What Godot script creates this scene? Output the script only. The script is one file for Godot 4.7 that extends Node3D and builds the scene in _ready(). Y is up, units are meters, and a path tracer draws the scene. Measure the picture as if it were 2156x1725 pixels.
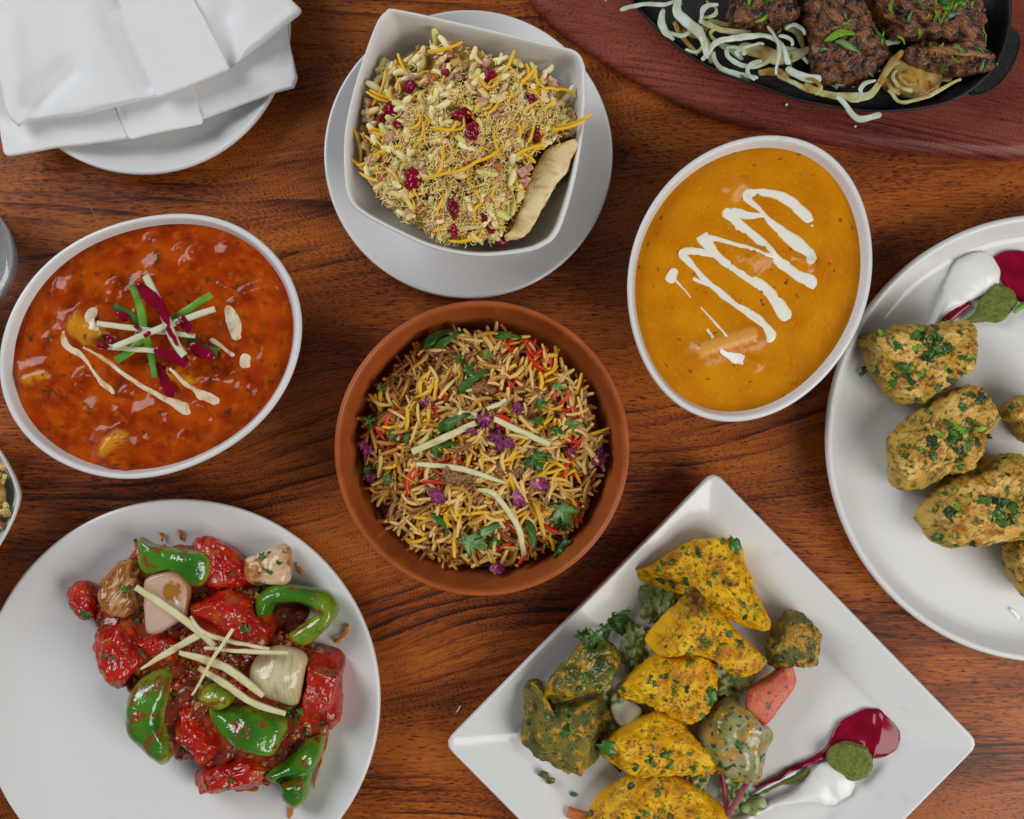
extends Node3D
# A restaurant table seen from above: nine dishes on a red-brown wooden table, lit by a large window at the lower right.
# Plan coordinates: 1 plan unit is 0.3 mm on the table top, the origin of the world lies at plan (1078, 862.5).

const UNIT := 0.0003
const EYE := 0.75
var used := {}
var mats := {}
var grounds := []
var nz := FastNoiseLite.new()
var nf := FastNoiseLite.new()
var rng := RandomNumberGenerator.new()


func _ready():
	var cam := Camera3D.new()
	cam.name = "camera"
	cam.fov = 38.08
	cam.near = 0.05
	cam.far = 20.0
	add_child(cam)
	cam.look_at_from_position(Vector3(0, EYE, 0), Vector3.ZERO, Vector3(0, 0, -1))
	var we := WorldEnvironment.new()
	we.name = "room_light"
	var env := Environment.new()
	env.background_mode = Environment.BG_COLOR
	env.background_color = Color(0.84, 0.845, 0.86)
	env.background_energy_multiplier = AMBIENT
	env.tonemap_mode = Environment.TONE_MAPPER_LINEAR
	env.tonemap_exposure = 1.0
	env.sdfgi_enabled = true
	env.ssao_enabled = true
	env.ssil_enabled = true
	we.environment = env
	add_child(we)
	window_light("window_right", Vector3(1.15, 1.05, 0.75), Vector2(1.1, 1.0), Color(1.0, 0.985, 0.965), KEY)
	window_light("window_left", Vector3(-1.6, 1.35, -1.0), Vector2(1.3, 1.1), Color(0.97, 0.985, 1.0), FILL)

	nz.noise_type = FastNoiseLite.TYPE_SIMPLEX_SMOOTH
	nz.frequency = 1.0
	nz.fractal_type = FastNoiseLite.FRACTAL_NONE
	nz.seed = 11
	nf.noise_type = FastNoiseLite.TYPE_SIMPLEX_SMOOTH
	nf.frequency = 1.0
	nf.fractal_type = FastNoiseLite.FRACTAL_FBM
	nf.fractal_octaves = 3
	nf.seed = 23
	rng.seed = 5
	make_materials()
	make_table()
	napkin_setting()
	snack_bowl()
	sizzler()
	yellow_curry()
	red_curry()
	rice_bowl()
	vegetable_plate()
	paneer_plate()
	kebab_plate()
	left_edge()
	crumbs()


const AMBIENT := 0.19
const KEY := 2.05
const FILL := 3.3


func window_light(called, at, size, tint, energy):
	var l := AreaLight3D.new()
	l.name = called
	l.area_size = size
	l.area_normalize_energy = true
	l.light_color = tint
	l.light_energy = energy
	l.area_range = 6.0
	l.shadow_enabled = true
	add_child(l)
	l.look_at_from_position(at, Vector3.ZERO, Vector3.UP)


# ---------------------------------------------------------------- names and nodes

func numbered(called) -> String:
	if not used.has(called):
		used[called] = 0
		return called
	used[called] += 1
	return "%s_%03d" % [called, used[called]]


func tag(o, label, category, group = ""):
	o.set_meta("label", label)
	o.set_meta("category", category)
	if group:
		o.set_meta("group", group)
	return o


func base(called, label, category, at: Vector3, group = "") -> Node3D:
	var o := Node3D.new()
	o.name = numbered(called)
	o.position = at
	add_child(o)
	return tag(o, label, category, group)


func solid(called, label, category, b: Dictionary, mat, group = "") -> MeshInstance3D:
	var o := MeshInstance3D.new()
	o.name = numbered(called)
	o.position = b.at
	o.mesh = b.mesh
	o.material_override = mats[mat]
	if b.has("top"):
		grounds.append(b)
	add_child(o)
	return tag(o, label, category, group)


func part(parent: Node3D, called, b: Dictionary, mat) -> MeshInstance3D:
	var o := MeshInstance3D.new()
	o.name = numbered(called)
	var origin := parent.position
	if parent.get_parent() != self:
		origin += parent.get_parent().position
	o.position = b.at - origin
	o.mesh = b.mesh
	o.material_override = mats[mat]
	if b.has("top"):
		grounds.append(b)
	parent.add_child(o)
	return o


func rest(x, y, lift: float, otherwise := 0.0095) -> Vector3:
	# the point of the food's surface that stands over a plan point, plus a lift
	var p := at(x, y, otherwise)
	for again in 3:
		var high := otherwise
		for b in grounds:
			if absf(p.x - b.at.x) > 0.06 or absf(p.z - b.at.z) > 0.06:
				continue
			var v: PackedVector3Array = b.v
			for i in b.top:
				if v[i].y > high and absf(v[i].x - p.x) < 0.0012 and absf(v[i].z - p.z) < 0.0012:
					high = v[i].y
		p = at(x, y, high + lift)
	return p


func bit(parent: Node3D, called, mesh: Mesh, mat, t: Transform3D) -> MeshInstance3D:
	# a small piece that shares its mesh; t is in world coordinates
	var o := MeshInstance3D.new()
	o.name = numbered(called)
	o.mesh = mesh
	o.material_override = mats[mat]
	if parent != self:
		t.origin -= parent.position
	o.transform = t
	parent.add_child(o)
	return o


func mass(parent: Node3D, called, mesh: Mesh, mat, places: Array, tints: Array):
	var mm := MultiMesh.new()
	mm.transform_format = MultiMesh.TRANSFORM_3D
	mm.use_colors = true
	mm.mesh = mesh
	mm.instance_count = places.size()
	for i in places.size():
		var t: Transform3D = places[i]
		t.origin -= parent.position
		mm.set_instance_transform(i, t)
		mm.set_instance_color(i, tints[i])
	var o := MultiMeshInstance3D.new()
	o.name = numbered(called)
	o.multimesh = mm
	o.material_override = mats[mat]
	o.set_meta("kind", "stuff")
	parent.add_child(o)
	return o


# ---------------------------------------------------------------- shapes

func at(x, y, h) -> Vector3:
	var k: float = UNIT * (EYE - h) / EYE
	return Vector3((x - 1078.0) * k, h, (y - 862.5) * k)


func plan(p: Vector3) -> Vector2:
	var k: float = UNIT * (EYE - p.y) / EYE
	return Vector2(p.x / k + 1078.0, p.z / k + 862.5)


func catmull(a, b, c, d, t: float):
	return 0.5 * (2.0 * b + (c - a) * t + (2.0 * a - 5.0 * b + 4.0 * c - d) * t * t + (3.0 * b - a - 3.0 * c + d) * t * t * t)


func resample(dense: Array, n: int) -> Array:
	# n points evenly spread along a closed line
	var length := [0.0]
	for i in dense.size():
		length.append(length[i] + (dense[(i + 1) % dense.size()] - dense[i]).length())
	var out := []
	var j := 0
	for i in n:
		var want: float = length[-1] * i / n
		while length[j + 1] < want:
			j += 1
		var f: float = (want - length[j]) / maxf(length[j + 1] - length[j], 1e-9)
		out.append(dense[j].lerp(dense[(j + 1) % dense.size()], f))
	return out


func outline(nums: Array, n: int, sharp := false) -> Array:
	var p := []
	for i in nums.size() / 2:
		p.append(Vector2(nums[2 * i], nums[2 * i + 1]))
	if sharp:
		return resample(turned(p), n)
	var dense := []
	var m := p.size()
	for i in m:
		for s in 10:
			dense.append(catmull(p[(i + m - 1) % m], p[i], p[(i + 1) % m], p[(i + 2) % m], s / 10.0))
	return resample(turned(dense), n)


func even(p: Array, times: int) -> Array:
	# a smoother outline of the same size: every point moves towards its neighbours
	var c := Vector2.ZERO
	for q in p:
		c += q / p.size()
	var was := 0.0
	for q in p:
		was += (q - c).length()
	for t in times:
		var q := []
		for i in p.size():
			q.append(p[i] * 0.5 + (p[i - 1] + p[(i + 1) % p.size()]) * 0.25)
		p = q
	var now := 0.0
	for q in p:
		now += (q - c).length()
	for i in p.size():
		p[i] = c + (p[i] - c) * was / now
	return p


func turned(p: Array) -> Array:
	# every outline runs the same way round
	var area := 0.0
	for i in p.size():
		area += p[i].cross(p[(i + 1) % p.size()])
	if area < 0.0:
		p.reverse()
	return p


func circle(cx, cy, r, n: int) -> Array:
	var p := []
	for i in n:
		p.append(Vector2(cx, cy) + Vector2.from_angle(TAU * i / n) * r)
	return p


func rounded(nums: Array, r: float, n: int) -> Array:
	# a polygon with straight sides and small round corners
	var dense := []
	var m := nums.size() / 2
	for i in m:
		var a := Vector2(nums[2 * ((i + m - 1) % m)], nums[2 * ((i + m - 1) % m) + 1])
		var b := Vector2(nums[2 * i], nums[2 * i + 1])
		var c := Vector2(nums[2 * ((i + 1) % m)], nums[2 * ((i + 1) % m) + 1])
		var from := b + (a - b).normalized() * r
		var to := b + (c - b).normalized() * r
		for s in 7:
			var t := s / 6.0
			dense.append(from.lerp(b, t).lerp(b.lerp(to, t), t))
	return resample(turned(dense), n)


func raise(flat: Array, h: float) -> Array:
	var out := []
	for p in flat:
		out.append(at(p.x, p.y, h))
	return out


func centre(ring: Array) -> Vector3:
	var c := Vector3.ZERO
	for p in ring:
		c += p
	return c / ring.size()


func scaled(ring: Array, s: float, h: float) -> Array:
	var c := centre(ring)
	var out := []
	for p in ring:
		var q: Vector3 = c + (p - c) * s
		q.y = h
		out.append(q)
	return out


func lathe_rows(v: PackedVector3Array, rows: int, n: int, closed: bool, paint_with, origin: Vector3, uv := PackedVector2Array()) -> Dictionary:
	# rows x n vertices joined into a skin with smooth normals; closed joins the last column to the first
	var index := PackedInt32Array()
	var normals := PackedVector3Array()
	normals.resize(v.size())
	var last := n if closed else n - 1
	for r in rows - 1:
		for c in last:
			var a := r * n + c
			var b := r * n + (c + 1) % n
			var d := a + n
			var e := b + n
			var f1: Vector3 = (v[d] - v[a]).cross(v[b] - v[a])
			var f2: Vector3 = (v[e] - v[d]).cross(v[b] - v[d])
			index.append_array([a, b, d, b, e, d])
			normals[a] += f1
			normals[b] += f1 + f2
			normals[d] += f1 + f2
			normals[e] += f2
	for r in [0, rows - 1]:
		if v[r * n].distance_squared_to(v[r * n + n / 2]) < 1e-14:
			var sum := Vector3.ZERO
			for c in n:
				sum += normals[r * n + c]
			for c in n:
				normals[r * n + c] = sum
	var colors := PackedColorArray()
	colors.resize(v.size())
	for i in v.size():
		normals[i] = normals[i].normalized() if normals[i].length_squared() > 0.0 else Vector3.UP
		colors[i] = Color.WHITE
	if paint_with:
		for i in v.size():
			colors[i] = paint(paint_with, v[i], normals[i], float(i / n) / (rows - 1), float(i % n) / n)
	var local := PackedVector3Array()
	local.resize(v.size())
	for i in v.size():
		local[i] = v[i] - origin
	var arrays := []
	arrays.resize(Mesh.ARRAY_MAX)
	arrays[Mesh.ARRAY_VERTEX] = local
	arrays[Mesh.ARRAY_NORMAL] = normals
	arrays[Mesh.ARRAY_COLOR] = colors
	if uv.size():
		arrays[Mesh.ARRAY_TEX_UV] = uv
	arrays[Mesh.ARRAY_INDEX] = index
	var mesh := ArrayMesh.new()
	mesh.add_surface_from_arrays(Mesh.PRIMITIVE_TRIANGLES, arrays)
	return {"mesh": mesh, "at": origin, "v": v, "n": normals, "cols": n}


func vessel(ring: Array, prof: Array, paint_with = "") -> Dictionary:
	# a bowl or plate: the ring is the outline of its rim in the world; prof goes from the centre of the underside round the rim to the centre inside, as [scale, height]
	var c := centre(ring)
	var fine := []
	var key := []
	var slope := []
	for e in prof:
		key.append(Vector2(e[0], e[1]))
	for i in key.size():
		var m := Vector2.ZERO
		if i > 0 and i < key.size() - 1:
			m = (key[i + 1] - key[i - 1]) * 0.5
			m = m.limit_length(0.9 * minf((key[i + 1] - key[i]).length(), (key[i] - key[i - 1]).length()))
		slope.append(m)
	for i in key.size() - 1:
		for s in 4:
			var t := s / 4.0
			fine.append(key[i] * (2 * t * t * t - 3 * t * t + 1) + slope[i] * (t * t * t - 2 * t * t + t) + key[i + 1] * (3 * t * t - 2 * t * t * t) + slope[i + 1] * (t * t * t - t * t))
	fine.append(Vector2(prof[-1][0], prof[-1][1]))
	var v := PackedVector3Array()
	for f in fine:
		for p in ring:
			v.append(Vector3(c.x + (p.x - c.x) * maxf(f.x, 0.0), maxf(f.y, prof[1][1]), c.z + (p.z - c.z) * maxf(f.x, 0.0)))
	return lathe_rows(v, fine.size(), ring.size(), true, paint_with, Vector3(c.x, prof[1][1], c.z))


func lump(lumps: Array, p: Vector3) -> float:
	# height of soft bumps; each is [x1, y1, x2, y2, radius, height], in plan units but for the height
	var h := 0.0
	for l in lumps:
		var a := at(l[0], l[1], p.y)
		var b := at(l[2], l[3], p.y)
		var q := Vector2(p.x, p.z)
		var ab := Vector2(b.x - a.x, b.z - a.z)
		var t := clampf((q - Vector2(a.x, a.z)).dot(ab) / maxf(ab.length_squared(), 1e-12), 0, 1)
		var d: float = (q - Vector2(a.x, a.z) - ab * t).length() / (l[4] * UNIT)
		h += l[5] * exp(-d * d)
	return h


func blob(nums, h0: float, h1: float, o := {}) -> Dictionary:
	# a rounded solid with a given outline: from h0 (underside) to h1 (top)
	var n: int = o.get("n", 96)
	var k: int = o.get("k", 24)
	var hs: float = lerpf(h0, h1, o.get("side", 0.35))
	var ring: Array = o.ring if o.has("ring") else raise(outline(nums, n, o.get("sharp", false)), hs)
	n = ring.size()
	ring.reverse()
	var c := centre(ring)
	if o.has("grow"):
		for i in n:
			ring[i] = c + (ring[i] - c) * o.grow
	if o.has("heart"):
		c = at(o.heart[0], o.heart[1], hs)
	var e1: float = o.get("e1", 0.7)
	var e2: float = o.get("e2", 0.8)
	var flat: float = o.get("flat", 0.0)
	var tilt: Vector2 = o.get("tilt", Vector2.ZERO)
	var rough: Array = o.get("rough", [])
	var lumps: Array = o.get("lumps", [])
	var dome: float = o.get("dome", 0.0)
	var shift := Vector3(rng.randf() * 50.0, rng.randf() * 50.0, rng.randf() * 50.0) if not o.has("still") else Vector3.ZERO
	var v := PackedVector3Array()
	var low := 7
	var rows := k + 1 + low
	for j in rows:
		var r: float
		var y: float
		if j <= k:
			if flat > 0.0:
				r = float(j) / k
				r = 1.0 - pow(1.0 - r, 1.25)
				y = pow(maxf(1.0 - pow(r, flat), 0.0), 0.5)
			else:
				r = 1.0 - pow(1.0 - float(j) / k, 1.5)
				y = pow(maxf(1.0 - pow(r, 2.0 / e1), 0.0), e2 * 0.5)
		else:
			var a := PI / 2 * float(j - k) / low
			r = pow(maxf(cos(a), 0.0), 0.55) if j < rows - 1 else 0.0
			y = -pow(sin(a), 0.7)
		for i in n:
			var p: Vector3 = c + (ring[i] - c) * r
			var off := p - c
			if y >= 0.0:
				p.y = hs + y * (h1 - hs + tilt.x * off.x + tilt.y * off.z)
				if lumps.size():
					p.y += lump(lumps, p) * minf(1.0, y * 1.6)
				p.y += dome * (1.0 - r * r)
			else:
				p.y = hs + y * (hs - h0)
			v.append(p)
	# flat faces left by the knife: [direction, share of the reach that stays]
	for cut in o.get("cuts", []):
		var way: Vector3 = cut[0].normalized()
		var reach := 0.0
		for p in v:
			reach = maxf(reach, (p - c).dot(way))
		reach *= cut[1]
		for i in v.size():
			var over := (v[i] - c).dot(way) - reach
			if over > 0.0:
				v[i] -= way * over * 0.96
	for i in v.size():
		var p := v[i]
		if rough.size():
			var off := p - c
			var out := (off * Vector3(1, 0, 1) + Vector3(0, (p.y - hs) * 1.6 + 0.002, 0)).normalized()
			var share := 1.0 if i <= k * n else 0.5
			for f in rough:
				p += out * (f[1] * nz.get_noise_3dv(p * f[0] + shift)) * share
		p.y = maxf(p.y, h0)
		v[i] = p
	var b := lathe_rows(v, rows, n, true, o.get("paint", ""), Vector3(c.x, h0, c.z))
	b.top = (k + 1) * n
	return b


func path(nums: Array, per: int, high) -> Array:
	# [x, y, width] triples in plan units to [point, half width] pairs; high is a height or a function of the point
	var p := []
	for i in nums.size() / 3:
		p.append(Vector3(nums[3 * i], nums[3 * i + 1], nums[3 * i + 2]))
	var out := []
	for i in p.size() - 1:
		for s in per + (1 if i == p.size() - 2 else 0):
			var q: Vector3 = catmull(p[maxi(i - 1, 0)], p[i], p[i + 1], p[mini(i + 2, p.size() - 1)], float(s) / per)
			var h: float = high if high is float else 0.045
			var w := at(q.x, q.y, h)
			if not high is float:
				for again in 2:
					w = at(q.x, q.y, high.call(w))
			out.append([w, maxf(q.z, 1.0) * UNIT * 0.5])
	return out


func tube(line: Array, thick: float, sides := 8, o := {}) -> Dictionary:
	# a rod along [point, half width] pairs; thick is its half height in metres, or a share of its half width if negative
	var v := PackedVector3Array()
	var m := line.size()
	var round_ends: bool = o.get("round", true)
	var square: float = o.get("square", 1.0)
	var rows := 0
	var ends := [0.0, 0.5, 0.85] if round_ends else [0.0, 0.97]
	var plan_rows := []
	for i in m:
		if i == 0:
			for e in ends:
				plan_rows.append([0, e])
		plan_rows.append([i, 1.0])
		if i == m - 1:
			for e in ends.size():
				plan_rows.append([m - 1, ends[ends.size() - 1 - e]])
	for pr in plan_rows:
		var i: int = pr[0]
		var p: Vector3 = line[i][0]
		var t: Vector3 = (line[mini(i + 1, m - 1)][0] - line[maxi(i - 1, 0)][0]).normalized()
		var up: Vector3 = o.get("up", Vector3.UP)
		var side := t.cross(up).normalized()
		var over := side.cross(t).normalized()
		var hw: float = line[i][1]
		var hh: float = thick if thick > 0.0 else -thick * hw
		if round_ends and pr[1] < 1.0:
			p += t * hw * sqrt(1.0 - pr[1] * pr[1]) * (-1.0 if i == 0 else 1.0) * 0.9
		for s in sides:
			var a := TAU * s / sides + 0.4
			var ca := signf(cos(a)) * pow(absf(cos(a)), square)
			var sa := signf(sin(a)) * pow(absf(sin(a)), square)
			v.append(p + (side * ca * hw + over * sa * hh) * pr[1])
		rows += 1
	if o.has("rough"):
		for i in v.size():
			for f in o.rough:
				v[i] += Vector3(nz.get_noise_3dv(v[i] * f[0]), nz.get_noise_3dv(v[i] * f[0] + Vector3(9, 0, 0)), nz.get_noise_3dv(v[i] * f[0] + Vector3(0, 9, 0))) * f[1]
	return lathe_rows(v, rows, sides, true, o.get("paint", ""), o.get("at", line[m / 2][0]))


func stick(nums: Array, h, thick: float, paint_with, o := {}) -> Dictionary:
	var t := {"paint": paint_with, "round": false, "square": 0.6, "rough": [[120.0, 0.0003]]}
	t.merge(o, true)
	return tube(path(nums, 5, h), thick, 8, t)


func knife(count: int, low := 0.62, high := 0.85) -> Array:
	# random cuts, mostly from the sides and slantwise from above
	var out := []
	for i in count:
		var a := TAU * (i + rng.randf() * 0.7) / count
		out.append([Vector3(cos(a), rng.randf_range(0.15, 1.1), sin(a)), rng.randf_range(low, high)])
	return out


func leaf_mesh(kind: String, n: int, paint_with: String) -> ArrayMesh:
	# a thin curved leaf of about unit size, stem at -x; every call gives another one
	var ring := []
	var odd := rng.randf() * 40.0
	var lobes := []
	for l in [[0.0, 1.0], [1.2, 0.82], [-1.2, 0.82], [2.35, 0.5], [-2.35, 0.5]]:
		lobes.append([l[0] + rng.randfn(0, 0.10), l[1] * rng.randf_range(0.8, 1.15)])
	for i in n:
		var a := TAU * i / n
		if kind == "lobed":
			var r := 0.2
			for l in lobes:
				r = maxf(r, 0.16 + l[1] * 0.9 * exp(-pow(angle_difference(a, l[0]) / 0.52, 2.0)))
			r *= 1.0 + 0.16 * cos(a * 13.0 + odd)
			ring.append(Vector2(cos(a) * r, sin(a) * r * 0.9))
		elif kind == "flake":
			var r := 0.75 + 0.42 * nz.get_noise_2d(cos(a) * 1.3 + odd, sin(a) * 1.3) + 0.14 * nz.get_noise_2d(cos(a) * 5.0 + odd, sin(a) * 5.0)
			ring.append(Vector2(cos(a) * r * 1.25, sin(a) * r * 0.75))
		elif kind == "shred":
			ring.append(Vector2(cos(a), sin(a) * 0.22 * (1.0 + 0.35 * sin(a * 3.0 + odd)) + 0.16 * cos(a) * cos(a)))
		elif kind == "petal":
			ring.append(Vector2(cos(a) * (0.85 + 0.25 * cos(a)), sin(a) * (0.50 + 0.2 * cos(a))) * (1.0 + 0.16 * nz.get_noise_2d(cos(a) * 4.0 + odd, sin(a) * 4.0)))
		else:
			ring.append(Vector2(cos(a), sin(a) * 0.42 * (1.0 + 0.25 * cos(a))))
	ring.reverse()
	var v := PackedVector3Array()
	var rows := [0.0, 0.35, 0.7, 1.0, 0.7, 0.35, 0.0]
	for j in rows.size():
		for p in ring:
			var q: Vector2 = p * rows[j]
			var cup := 0.16 * q.y * q.y - 0.20 * q.x * q.x + 0.10 * nz.get_noise_2d(q.x * 1.6 + odd, q.y * 1.6)
			if kind == "petal":
				cup = 0.75 * q.y * q.y - 0.25 * q.x * q.x + 0.42 * q.length() * nz.get_noise_2d(q.x * 3.2 + odd, q.y * 3.6)
			if kind == "lobed":
				cup += 0.30 * q.length() * nz.get_noise_2d(q.x * 1.8 + odd, q.y * 2.2)
			v.append(Vector3(q.x, cup + (0.03 if j < 3 else (0.0 if j == 3 else -0.03)), q.y))
	return lathe_rows(v, rows.size(), n, true, paint_with, Vector3.ZERO).mesh


func facing(p: Vector3, up: Vector3, turn: float, size: float) -> Transform3D:
	var x := up.cross(Vector3(cos(turn), 0.13, sin(turn))).normalized()
	var z := x.cross(up).normalized()
	return Transform3D(Basis(x * size, up * size, z * size), p)


func scatter(parent: Node3D, b: Dictionary, called, meshes: Array, mat, count: int, size: Vector2, lift := 0.0006):
	# small pieces stuck on the upper side of a solid
	var v: PackedVector3Array = b.v
	var nn: PackedVector3Array = b.n
	for i in count:
		for attempt in 30:
			var k := rng.randi_range(0, b.top - 1)
			if nn[k].y > 0.35 and rng.randf() < 0.3 + nn[k].y:
				var up := (nn[k] + Vector3(rng.randfn(0, 0.18), 0.0, rng.randfn(0, 0.18))).normalized()
				bit(parent, called, meshes[rng.randi() % meshes.size()], mat, facing(v[k] + nn[k] * lift, up, rng.randf() * TAU, rng.randf_range(size.x, size.y)))
				break


# ---------------------------------------------------------------- colour and materials

func rgb(r, g, b) -> Color:
	return Color(r, g, b)


func step(a: float, b: float, x: float) -> float:
	return smoothstep(a, b, x)


func paint(kind: String, p: Vector3, n: Vector3, r: float, c: float) -> Color:
	# linear base colours of what the surface is made of: flesh, skin, spices, browning
	match kind:
		"paneer":
			# the flat grilled faces are browned and herbed, the cut sides stay plain
			var k := rgb(0.72, 0.355, 0.003).lerp(rgb(0.82, 0.48, 0.010), 0.5 + nz.get_noise_3dv(p * 70.0))
			var seared := step(0.70, 0.90, n.y + 0.12 * nz.get_noise_3dv(p * 160.0))
			k = k.lerp(rgb(0.46, 0.18, 0.006), seared * step(-0.12, 0.36, nf.get_noise_3dv(p * 85.0) + 0.25 * nz.get_noise_3dv(p * 400.0)) * 0.95)
			k = k.lerp(rgb(0.24, 0.08, 0.005), step(0.62, 0.50, absf(n.y - 0.78) * 3.0 + 0.5 + 0.3 * nz.get_noise_3dv(p * 130.0)) * 0.75)
			k = k.lerp(rgb(0.12, 0.05, 0.012), step(0.28, 0.48, nf.get_noise_3dv(p * 210.0 + Vector3(3, 1, 0))) * (0.35 + 0.65 * seared))
			k = k.lerp(rgb(0.07, 0.10, 0.010), step(0.30, 0.44, nf.get_noise_3dv(p * 250.0 + Vector3(0, 7, 0))) * (0.4 + 0.6 * seared))
			return k
		"paneer_charred":
			var k := paint("paneer", p, n, r, c)
			var q := plan(p)
			return k.lerp(rgb(0.10, 0.03, 0.012), step(0.9, 0.0, (q - Vector2(1465, 1255)).length() / 75.0 + 0.35 * nz.get_noise_3dv(p * 220.0)))
		"pepper":
			var k := rgb(0.022, 0.13, 0.003).lerp(rgb(0.06, 0.22, 0.006), 0.5 + 0.8 * nz.get_noise_3dv(p * 45.0))
			k = k.lerp(rgb(0.20, 0.30, 0.02), step(0.50, 0.66, r) * 0.8)
			k = k.lerp(rgb(0.24, 0.045, 0.005), step(0.10, 0.34, nf.get_noise_3dv(p * 75.0 + Vector3(5, 0, 2)) + 0.25 * nz.get_noise_3dv(p * 420.0)) * 0.9)
			return k
		"pepper_clean":
			return rgb(0.018, 0.125, 0.003).lerp(rgb(0.06, 0.23, 0.007), 0.5 + 0.8 * nz.get_noise_3dv(p * 45.0)).lerp(rgb(0.20, 0.30, 0.02), step(0.52, 0.68, r) * 0.8).lerp(rgb(0.22, 0.05, 0.006), step(0.28, 0.46, nf.get_noise_3dv(p * 95.0)))
		"pepper_flesh":
			return rgb(0.30, 0.36, 0.02).lerp(rgb(0.14, 0.26, 0.012), 0.5 + nz.get_noise_3dv(p * 90.0)).lerp(rgb(0.28, 0.07, 0.01), step(0.1, 0.4, nf.get_noise_3dv(p * 140.0)))
		"olive":
			var k := rgb(0.20, 0.165, 0.010).lerp(rgb(0.075, 0.085, 0.008), 0.5 + nz.get_noise_3dv(p * 60.0))
			k = k.lerp(rgb(0.56, 0.28, 0.012), step(0.12, 0.36, nf.get_noise_3dv(p * 85.0 + Vector3(2, 0, 0)) + 0.25 * nz.get_noise_3dv(p * 500.0)) * 0.95)
			return k.lerp(rgb(0.05, 0.035, 0.012), step(0.32, 0.5, nf.get_noise_3dv(p * 210.0 + Vector3(0, 4, 0))))
		"olive_crusted":
			var k := rgb(0.13, 0.125, 0.018)
			k = k.lerp(rgb(0.50, 0.26, 0.022), step(-0.12, 0.20, nf.get_noise_3dv(p * 85.0) + 0.25 * nz.get_noise_3dv(p * 500.0)))
			k = k.lerp(rgb(0.05, 0.03, 0.018), step(0.18, 0.42, nf.get_noise_3dv(p * 150.0 + Vector3(0, 4, 0))))
			return k.lerp(rgb(0.05, 0.10, 0.012), step(0.3, 0.45, nf.get_noise_3dv(p * 240.0 + Vector3(8, 4, 0))))
		"pale_onion":
			var k := rgb(0.36, 0.36, 0.20).lerp(rgb(0.22, 0.22, 0.06), 0.5 + nz.get_noise_3dv(p * 60.0))
			k = k.lerp(rgb(0.50, 0.24, 0.02), step(0.10, 0.34, nf.get_noise_3dv(p * 110.0) + 0.2 * nz.get_noise_3dv(p * 600.0)))
			return k.lerp(rgb(0.06, 0.05, 0.02), step(0.26, 0.44, nf.get_noise_3dv(p * 190.0 + Vector3(0, 4, 0))))
		"red_pepper":
			var k := rgb(0.60, 0.085, 0.065).lerp(rgb(0.62, 0.14, 0.09), 0.5 + nz.get_noise_3dv(p * 110.0))
			k = k.lerp(rgb(0.52, 0.22, 0.02), step(0.22, 0.42, nf.get_noise_3dv(p * 150.0)))
			return k.lerp(rgb(0.06, 0.05, 0.02), step(0.36, 0.46, nf.get_noise_3dv(p * 260.0 + Vector3(0, 4, 0))))
		"tomato":
			var k := rgb(0.40, 0.005, 0.004).lerp(rgb(0.52, 0.018, 0.006), 0.5 + nz.get_noise_3dv(p * 55.0))
			k = k.lerp(rgb(0.50, 0.10, 0.008), step(0.12, 0.5, nf.get_noise_3dv(p * 60.0 + Vector3(4, 0, 0))) * 0.8)
			k = k.lerp(rgb(0.20, 0.012, 0.008), step(0.10, 0.45, nf.get_noise_3dv(p * 160.0)) * 0.7)
			k = k.lerp(rgb(0.60, 0.16, 0.03), step(0.44, 0.56, nf.get_noise_3dv(p * 420.0 + Vector3(0, 0, 3))) * 0.6)
			return k.lerp(rgb(0.05, 0.07, 0.012), step(0.46, 0.54, nf.get_noise_3dv(p * 230.0 + Vector3(0, 8, 0))))
		"sauce":
			return rgb(0.20, 0.014, 0.004).lerp(rgb(0.32, 0.05, 0.006), 0.5 + nf.get_noise_3dv(p * 110.0)).lerp(rgb(0.04, 0.05, 0.01), step(0.4, 0.5, nf.get_noise_3dv(p * 260.0)))
		"smear":
			return rgb(0.50, 0.17, 0.03)
		"onion":
			var k := rgb(0.66, 0.56, 0.36).lerp(rgb(0.50, 0.46, 0.22), step(0.0, 0.5, nz.get_noise_3dv(Vector3(p.x * 700.0, 0, p.z * 60.0))))
			return k.lerp(rgb(0.55, 0.30, 0.16), step(0.50, 0.75, r) * 0.6)
		"onion_sauced":
			var k := rgb(0.70, 0.54, 0.34).lerp(rgb(0.62, 0.40, 0.18), 0.5 + nz.get_noise_3dv(Vector3(p.x * 60.0, 0, p.z * 420.0)))
			k = k.lerp(rgb(0.40, 0.13, 0.012), step(-0.05, 0.30, nf.get_noise_3dv(p * 60.0 + Vector3(1, 0, 6))) * 0.9)
			return k.lerp(rgb(0.05, 0.09, 0.012), step(0.36, 0.46, nf.get_noise_3dv(p * 150.0 + Vector3(0, 8, 0))))
		"onion_brown":
			var k := rgb(0.52, 0.27, 0.10).lerp(rgb(0.36, 0.12, 0.012), step(-0.35, 0.15, nf.get_noise_3dv(p * 60.0)))
			k = k.lerp(rgb(0.22, 0.05, 0.008), step(0.1, 0.5, nf.get_noise_3dv(p * 130.0)))
			return k.lerp(rgb(0.62, 0.42, 0.22), step(0.25, 0.55, nz.get_noise_3dv(Vector3(p.x * 330.0, 0, p.z * 60.0) + Vector3(0, 3, 0))) * 0.7)
		"onion_pink":
			var k := rgb(0.62, 0.44, 0.34)
			var q := (plan(p) - Vector2(362, 1247)).length() / 24.0
			k = k.lerp(rgb(0.42, 0.18, 0.02), step(1.15, 0.7, q + 0.3 * nz.get_noise_3dv(p * 220.0)))
			return k.lerp(rgb(0.45, 0.16, 0.05), step(0.5, 0.75, r) * 0.7)
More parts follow.
